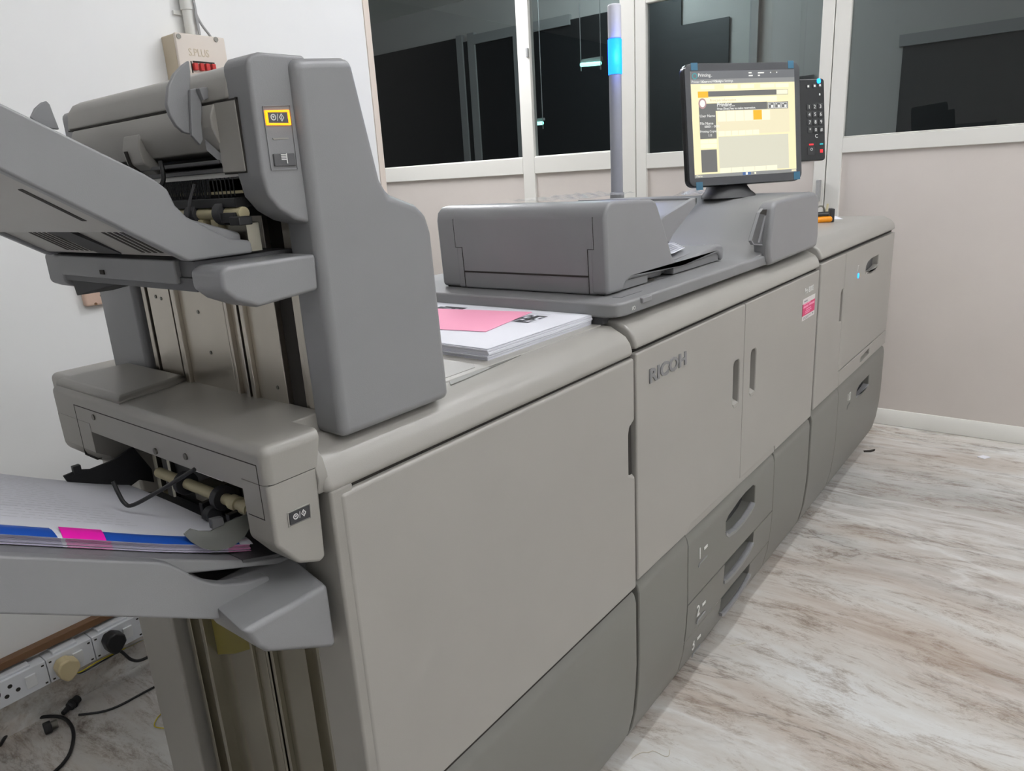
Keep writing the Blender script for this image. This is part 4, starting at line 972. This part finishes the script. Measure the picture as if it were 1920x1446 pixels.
def picture(x0, x1, y0, y1, seed):
    q = MB(); r_ = random.Random(seed); n = 7
    for i in range(n):
        for j in range(n):
            a, b, c, d = x0 + (x1 - x0) * i / n, x0 + (x1 - x0) * (i + 1) / n, y0 + (y1 - y0) * j / n, y0 + (y1 - y0) * (j + 1) / n
            q.quad([(a, c, ZT + .0012), (b, c, ZT + .0012), (b, d, ZT + .0012), (a, d, ZT + .0012)], M[r_.choice(['ink', 'ink', 'ink', 'ink_faint', 'black_soft', 'paper'])])
    q = q.build('printed_picture', None); q.parent = so; q.matrix_parent_inverse = Matrix.Translation(-so.location)
pc = [at(*p, 'z', ZT) for p in ((972, 604), (1020, 594))]
picture(pc[0].x - .005, pc[1].x, pc[0].y - .025, pc[1].y + .035, 1); pc2 = at(845, 580, 'z', ZT); picture(pc2.x - .03, pc2.x + .02, pc2.y - .03, pc2.y + .04, 2)
q = MB()
for k in range(4): xk = pc[1].x + .006 + k * .004; yk = pc[0].y - .02; q.quad([(xk, yk, ZT + .0012), (xk + .0005, yk, ZT + .0012), (xk + .0005, yk + .045 + .006 * (k % 2), ZT + .0012), (xk, yk + .045 + .006 * (k % 2), ZT + .0012)])
q = q.build('text_lines', M['ink_faint']); q.parent = so; q.matrix_parent_inverse = Matrix.Translation(-so.location)
q0, q1, q2 = at(911, 624, 'z', ZT), at(998, 587, 'z', ZT), at(832, 583, 'z', ZT)
pk = MB().prism('z', [(q0.x, q0.y), (q1.x, q1.y), (q1.x - .045, q1.y + .24), (q0.x - .045, q0.y + .24)], ZT + .0016, ZT + .0022)
tag(pk.build('pink_sheet', M['pink_paper']), 'pale pink sheet lying skewed on top of the white paper stack', 'sheet')

fan = MB()
tip = at(1284, 453, 'z', 1.088); fr_ = at(1262, 471, 'z', 1.078)
for k in range(6):
    zq = 1.0725 + k * .0026
    fan.prism('z', [(1.03, .16), (fr_.x - k * .004, fr_.y + k * .006), (tip.x - k * .003, tip.y + k * .004), (1.03, .34)], zq, zq + .0012)
tag(fan.build('paper_stack', M['paper']), 'few white sheets left in the document feeder exit tray', 'paper stack')

cl = MB(); r_ = random.Random(11)
rows = []
for j in range(9):
    rows.append([(.79 + i * .024 + j * .012, .20 + j * .026, 1.2125 + abs(r_.gauss(0, .0016)) + (.004 if (i + j) % 4 == 0 else 0)) for i in range(15)])
cl.grid(rows); tag(cl.build('plastic_sleeve', M['clear_plastic']), 'crinkled clear plastic sleeve lying on top of the document feeder', 'plastic sleeve')
bg = MB(); rows = []
for j in range(7):
    rows.append([(1.83 + i * .012, .34 + j * .02, 1.1738 + abs(r_.gauss(0, .007)) * (0.2 + math.sin(math.pi * j / 6))) for i in range(8)])
bg.grid(rows); tag(bg.build('plastic_bag', M['clear_plastic'], sharp=20), 'crumpled clear plastic bag behind the monitor stand', 'plastic bag')

zl = 1.0195
c = at(1540, 412, 'z', zl + .012); HTN = thing('hand_tool', 'small orange-handled black hand tool lying on the far paper feed unit', 'tool', (c.x, c.y, zl))
cx, cy = c.x, c.y
dv = Vector((.6, -.8, 0)); pv = Vector((.8, .6, 0))
def hp(a, b, z): v = Vector((cx, cy, zl)) + dv * a + pv * b; return (v.x, v.y, zl + z)
MB().tube([hp(-.075, 0, .012), hp(-.07, 0, .012), hp(.036, 0, .012), hp(.042, 0, .012)], [.006, .012, .012, .006], 14).build('handle', M['orange_plastic'], HTN, .002)
MB().tube([hp(-.05, .012, .030), hp(.030, .014, .030)], [.012, .012], 12).build('body', M['black'], HTN, .002)
MB().prism('z', [hp(.034, .0, 0)[:2], hp(.052, .0, 0)[:2], hp(.06, .05, 0)[:2], hp(.045, .05, 0)[:2]], zl, zl + .052).build('jaw', M['black_soft'], HTN, .003)
MB().tube(smooth([hp(-.02, .02, .04), hp(-.01, .02, .06), hp(.01, .02, .062), hp(.02, .02, .042)]), .0035, 8).build('wire_loop', M['screw'], HTN)
MB().tube([hp(-.045, .02, .035), hp(-.05, .02, .085)], [.009, .006], 10).build('lever', M['inner_grey'], HTN, .001)
MB().tube([hp(.025, .02, .036), hp(.03, .02, .072)], [.006, .004], 10).build('tip', M['ivory'], HTN)
w_ = MB().prism('z', [(2.82, .165), (2.985, .235), (2.97, .37), (2.80, .33)], zl, zl + .0008)
tag(w_.build('paper_slip', M['paper']), 'loose white paper slip beside the orange tool on the far unit', 'sheet')

# ================================================================== back wall fittings
BXW = thing('distribution_box', 'cream electrical distribution box with red switches on the white wall', 'electrical box', (.71, 1.33, 1.47))
yf = 1.268
fl, frt = at(324, 62, 'y', yf), at(415, 67, 'y', yf)
MB().box(fl.x, frt.x, yf, 1.33, 1.47, fl.z).build('box_body', M['box_side'], BXW, .003)
MB().box(fl.x - .001, frt.x + .001, yf - .010, yf, 1.47, fl.z + .001).build('front_cover', M['box_ivory'], BXW, .003)
for px, py in ((335, 68), (405, 74)):
    p = at(px, py, 'y', yf - .011); MB().cyl((p.x, p.y - .001, p.z), (p.x, p.y + .003, p.z), .0062, n=16).build('screw', M['screw'], BXW)
p = at(354, 101, 'y', yf - .010); text('embossed_lettering', 'S.PLUS', (p.x, yf - .0104, p.z - .004), X, Z, .026, 'box_side', BXW, .0005, sx=.78)
a, b = at(361, 114, 'y', yf - .01), at(402, 121, 'y', yf - .01)
MB().box(a.x, b.x, yf - .012, yf - .009, a.z - .004, a.z).build('switch_slot', M['seam'], BXW); MB().box(a.x - .006, a.x - .004, yf - .012, yf - .009, a.z - .03, a.z - .001).build('slot_edge', M['seam'], BXW)
for px, py in ((365.5, 123), (377, 124), (388, 124.5), (399, 125)):
    p = at(px, py, 'y', yf - .014); MB().box(p.x - .0055, p.x + .0055, yf - .022, yf - .01, p.z - .012, p.z + .006).build('red_switch', M['red_switch'], BXW, .002)
pa, pb = at(361, 60, 'y', 1.305), at(354, 0, 'y', 1.305)
CP = thing('conduit_pipe', 'white vertical conduit pipe running up the wall from the electrical box', 'pipe', (pa.x, 1.308, pa.z - .002))
MB().cyl((pa.x, 1.308, fl.z), (pa.x - .002, 1.308, CEIL), .0165, n=20).build('pipe', M['pvc_white'], CP)
zc = at(350, 20, 'y', 1.31).z
MB().cyl((pa.x - .0005, 1.308, zc), (pa.x - .0005, 1.308, zc + .10), .0185, n=20).build('coupling', M['pvc_white'], CP, .001)
MB().box(pa.x - .034, pa.x - .012, 1.322, 1.33, zc - .01, zc + .0).build('clip', M['pvc_white'], CP)
cpx = [at(363, 0, 'y', 1.285), at(366, 22, 'y', 1.285), at(378, 46, 'y', 1.285), at(393, 66, 'y', 1.285)]
pth = smooth([(cpx[0].x - .03, 1.29, CEIL)] + [tuple(v) for v in cpx] + [(cpx[3].x + .006, 1.285, fl.z - .004)], 6)
tag(MB().tube(pth, .0032, 8).build('grey_cable', M['cable_grey']), 'thin grey cable bending away from the white conduit into the electrical box', 'cable')
a = at(165, 574, 'y', 1.31); PBX = thing('junction_box', 'small peach junction box on the wall behind the finisher tower', 'junction box', (.36, 1.33, a.z))
MB().box(a.x - .004, a.x + .085, 1.308, 1.33, a.z - .002, a.z + .11).build('box_body', M['peach_box'], PBX, .006, seg=4)
for px, py in ((180, 570),):
    p = at(px, py, 'y', 1.307); MB().cyl((p.x, 1.3065, p.z), (p.x, 1.309, p.z), .0035, n=14).build('screw', M['wood'], PBX)
p = at(190, 553, 'y', 1.307); MB().box(p.x - .003, p.x + .004, 1.3068, 1.309, p.z - .004, p.z + .001).build('notch', M['seam'], PBX)

za = at(0, 1240, 'y', 1.31).z
tag(MB().box(-2.5, .30, 1.306, 1.33, .186, .206).build('wooden_batten', M['wood'], None, .002), 'long brown wooden batten fixed to the wall above the white sockets', 'wood batten')
mods = [(-.094, .0295, 'white socket module with an empty three-pin socket, leftmost of the wall row', None),
        (.031, .139, 'white socket module holding the cream plug, middle of the wall row', 'beige_plug'),
        (.1405, .266, 'white socket module holding the black plug, nearest the finisher', 'black')]
SY = 1.284
for k, (x0, x1, lab, plug) in enumerate(mods):
    z0, z1 = .104, .171
    o = thing('socket_module', lab, 'wall socket', ((x0 + x1) / 2, 1.33, z0), 'white wall socket row')
    MB().box(x0, x1, SY, 1.33, z0, z1).box(x0 + .02, x1 - .03, SY + .008, 1.33, z1, z1 + .007).build('housing', M['socket_white'], o, .002)
    for xx in (x0 + .008, x1 - .008):
        for zz_ in (z0 + .008, z1 - .010): MB().box(xx - .003, xx + .003, SY - .0006, SY + .001, zz_ - .002, zz_ + .002).build('screw_hole', M['seam'], o)
    xs0 = x1 - .050
    MB().prism('x', [(SY + .001, z0 + .016), (SY - .0015, z0 + .016), (SY - .005, z0 + .050), (SY + .001, z0 + .050)], xs0, xs0 + .024).build('rocker_switch', M['switch_white'], o, .001)
    if plug is None:
        cx = x1 - .082
        for a_, b_, r1, r2 in ((0, .012, .005, .008), (-.011, -.010, .0055, .004), (.014, -.006, .0055, .004)):
            MB().cyl((cx + a_, SY - .0006, z0 + .034 + b_), (cx + a_, SY + .001, z0 + .034 + b_), .0052, n=14).build('pin_hole', M['seam'], o)
        MB().cyl((x0 + .004, SY - .001, z0 + .04), (x0 + .004, SY + .001, z0 + .04), .016, n=20).build('round_socket', M['black_soft'], o)
def plug(name, lab, px, py, m, y0=SY):
    p = at(px, py, 'y', y0 - .018)
    o = thing(name, lab, 'plug', (p.x, p.y, p.z))
    pts = [(-.026, .010), (-.016, .026), (.004, .028), (.024, .014), (.026, -.006), (.012, -.022), (.002, -.030), (-.010, -.030), (-.022, -.014)]
    MB().prism('y', [(p.x + a * 1.02, p.z + b * 1.02) for a, b in pts], y0 - .036, y0).build('plug_body', M[m], o, .006, seg=3)
    return o, p
P1, pp = plug('black_plug', 'black three-pin plug pushed into the socket nearest the finisher', 214, 1203, 'black')
cab = smooth([(pp.x + .0, SY - .022, pp.z - .02), (pp.x + .012, SY - .024, pp.z - .04), (pp.x + .03, SY - .02, pp.z - .075), (pp.x + .06, SY - .01, pp.z - .098), (pp.x + .12, SY, pp.z - .104), (pp.x + .22, SY, pp.z - .11)], 6)
MB().tube(cab, .0042, 10).build('plug_cord', M['black'], P1)
P2, pq = plug('cream_plug', 'cream three-pin plug in the middle wall socket', 126, 1252, 'beige_plug')
for i, (m_, dz) in enumerate((('black_soft', 0), ('yellow_wire', .004), ('cable_grey', -.004))):
    cab = smooth([(pq.x + .012, SY - .018, pq.z - .024), (pq.x + .03, SY - .014, pq.z - .036 + dz), (pq.x + .08, SY - .004, pq.z - .040 + dz * 1.5), (pq.x + .15, SY + .01, pq.z - .046), (pq.x + .26, SY + .02, pq.z - .056)], 6)
    MB().tube(cab, .0017, 8).build('plug_wire', M[m_], P2)

# ================================================================== on the floor
def fl_(px, py, z=.004): v = at(px, py, 'z', z); return (v.x, v.y, z)
lp_ = smooth([fl_(0, 1398), fl_(20, 1370), fl_(50, 1352), fl_(85, 1344), fl_(115, 1345), fl_(132, 1358), fl_(138, 1380), fl_(132, 1410), fl_(118, 1432), fl_(104, 1446), fl_(70, 1480)], 6)
tag(MB().tube(lp_, .0042, 10).build('black_cable', M['black']), 'black cable looping across the marble floor under the lower tray', 'cable')
KN = thing('cable_connector', 'black round cable connector lying on the floor inside the cable loop', 'connector', fl_(100, 1358, 0))
a_, b_, c_ = Vector(fl_(82, 1368, .014)), Vector(fl_(108, 1356, .014)), Vector(fl_(96, 1362, .014))
MB().cyl(a_, a_.lerp(b_, .55), .015, n=22).build('connector_shell', M['black'], KN, .002); MB().cyl(a_.lerp(b_, .55), b_, .011, n=22).build('metal_collar', M['screw'], KN, .001)
KN2 = thing('cable_plug', 'black inline cable plug lying by the wall below the sockets', 'connector', fl_(130, 1322, 0))
a_, b_ = Vector(fl_(118, 1338, .012)), Vector(fl_(146, 1310, .012))
MB().tube([a_, a_.lerp(b_, .4), a_.lerp(b_, .45), b_], [.006, .0075, .012, .011], 18).build('plug_shell', M['black_soft'], KN2, .001)
MB().tube([a_.lerp(b_, .62), a_.lerp(b_, .70)], [.0135, .0135], 18).build('grip_ring', M['black'], KN2)
yl = smooth([fl_(305, 1336, .003), fl_(294, 1348, .003), fl_(290, 1362, .003), fl_(310, 1366, .003), fl_(330, 1366, .003)], 6)
tag(MB().tube(yl, .0014, 6).build('yellow_wire', M['yellow_wire']), 'short yellow wire curling on the floor at the foot of the finisher', 'wire')
thw = smooth([(.0 + .06, 1.25, .003), (.12, 1.20, .003), (.22, 1.19, .003), (.40, 1.17, .003)], 6)
tag(MB().tube(thw, .003, 6).build('thin_cable', M['black_soft']), 'thin dark cable on the floor running behind the finisher', 'cable')
q = [fl_(*p, .0005)[:2] for p in ((1832, 857), (1843, 854), (1858, 858), (1846, 861))]
tag(MB().prism('z', q, 0.0005, .0022).build('paper_scrap', M['paper']), 'tiny white paper scrap on the marble floor near the right wall', 'scrap')
q = [fl_(*p, .0005)[:2] for p in ((1619, 846), (1632, 845), (1641, 843), (1640, 846), (1632, 848), (1620, 848))]
tag(MB().prism('z', q, .0005, .004).build('dark_scrap', M['black_debris']), 'small dark scrap on the floor at the foot of the far unit', 'scrap')
stg = smooth([fl_(*p, .0018) for p in ((1184, 1423), (1193, 1416), (1205, 1411), (1216, 1411), (1224, 1408), (1236, 1413), (1246, 1418), (1254, 1417), (1256, 1406))], 5)
tag(MB().tube(stg, .0007, 6).build('string', M['string']), 'short pale string on the floor beside the middle printer', 'string')
stg = smooth([fl_(*p, .0018) for p in ((1368, 1211), (1384, 1209), (1398, 1205))], 5)
tag(MB().tube(stg, .0008, 6).build('straw_bit', M['string']), 'pale straw bit on the floor in front of the paper drawers', 'scrap')
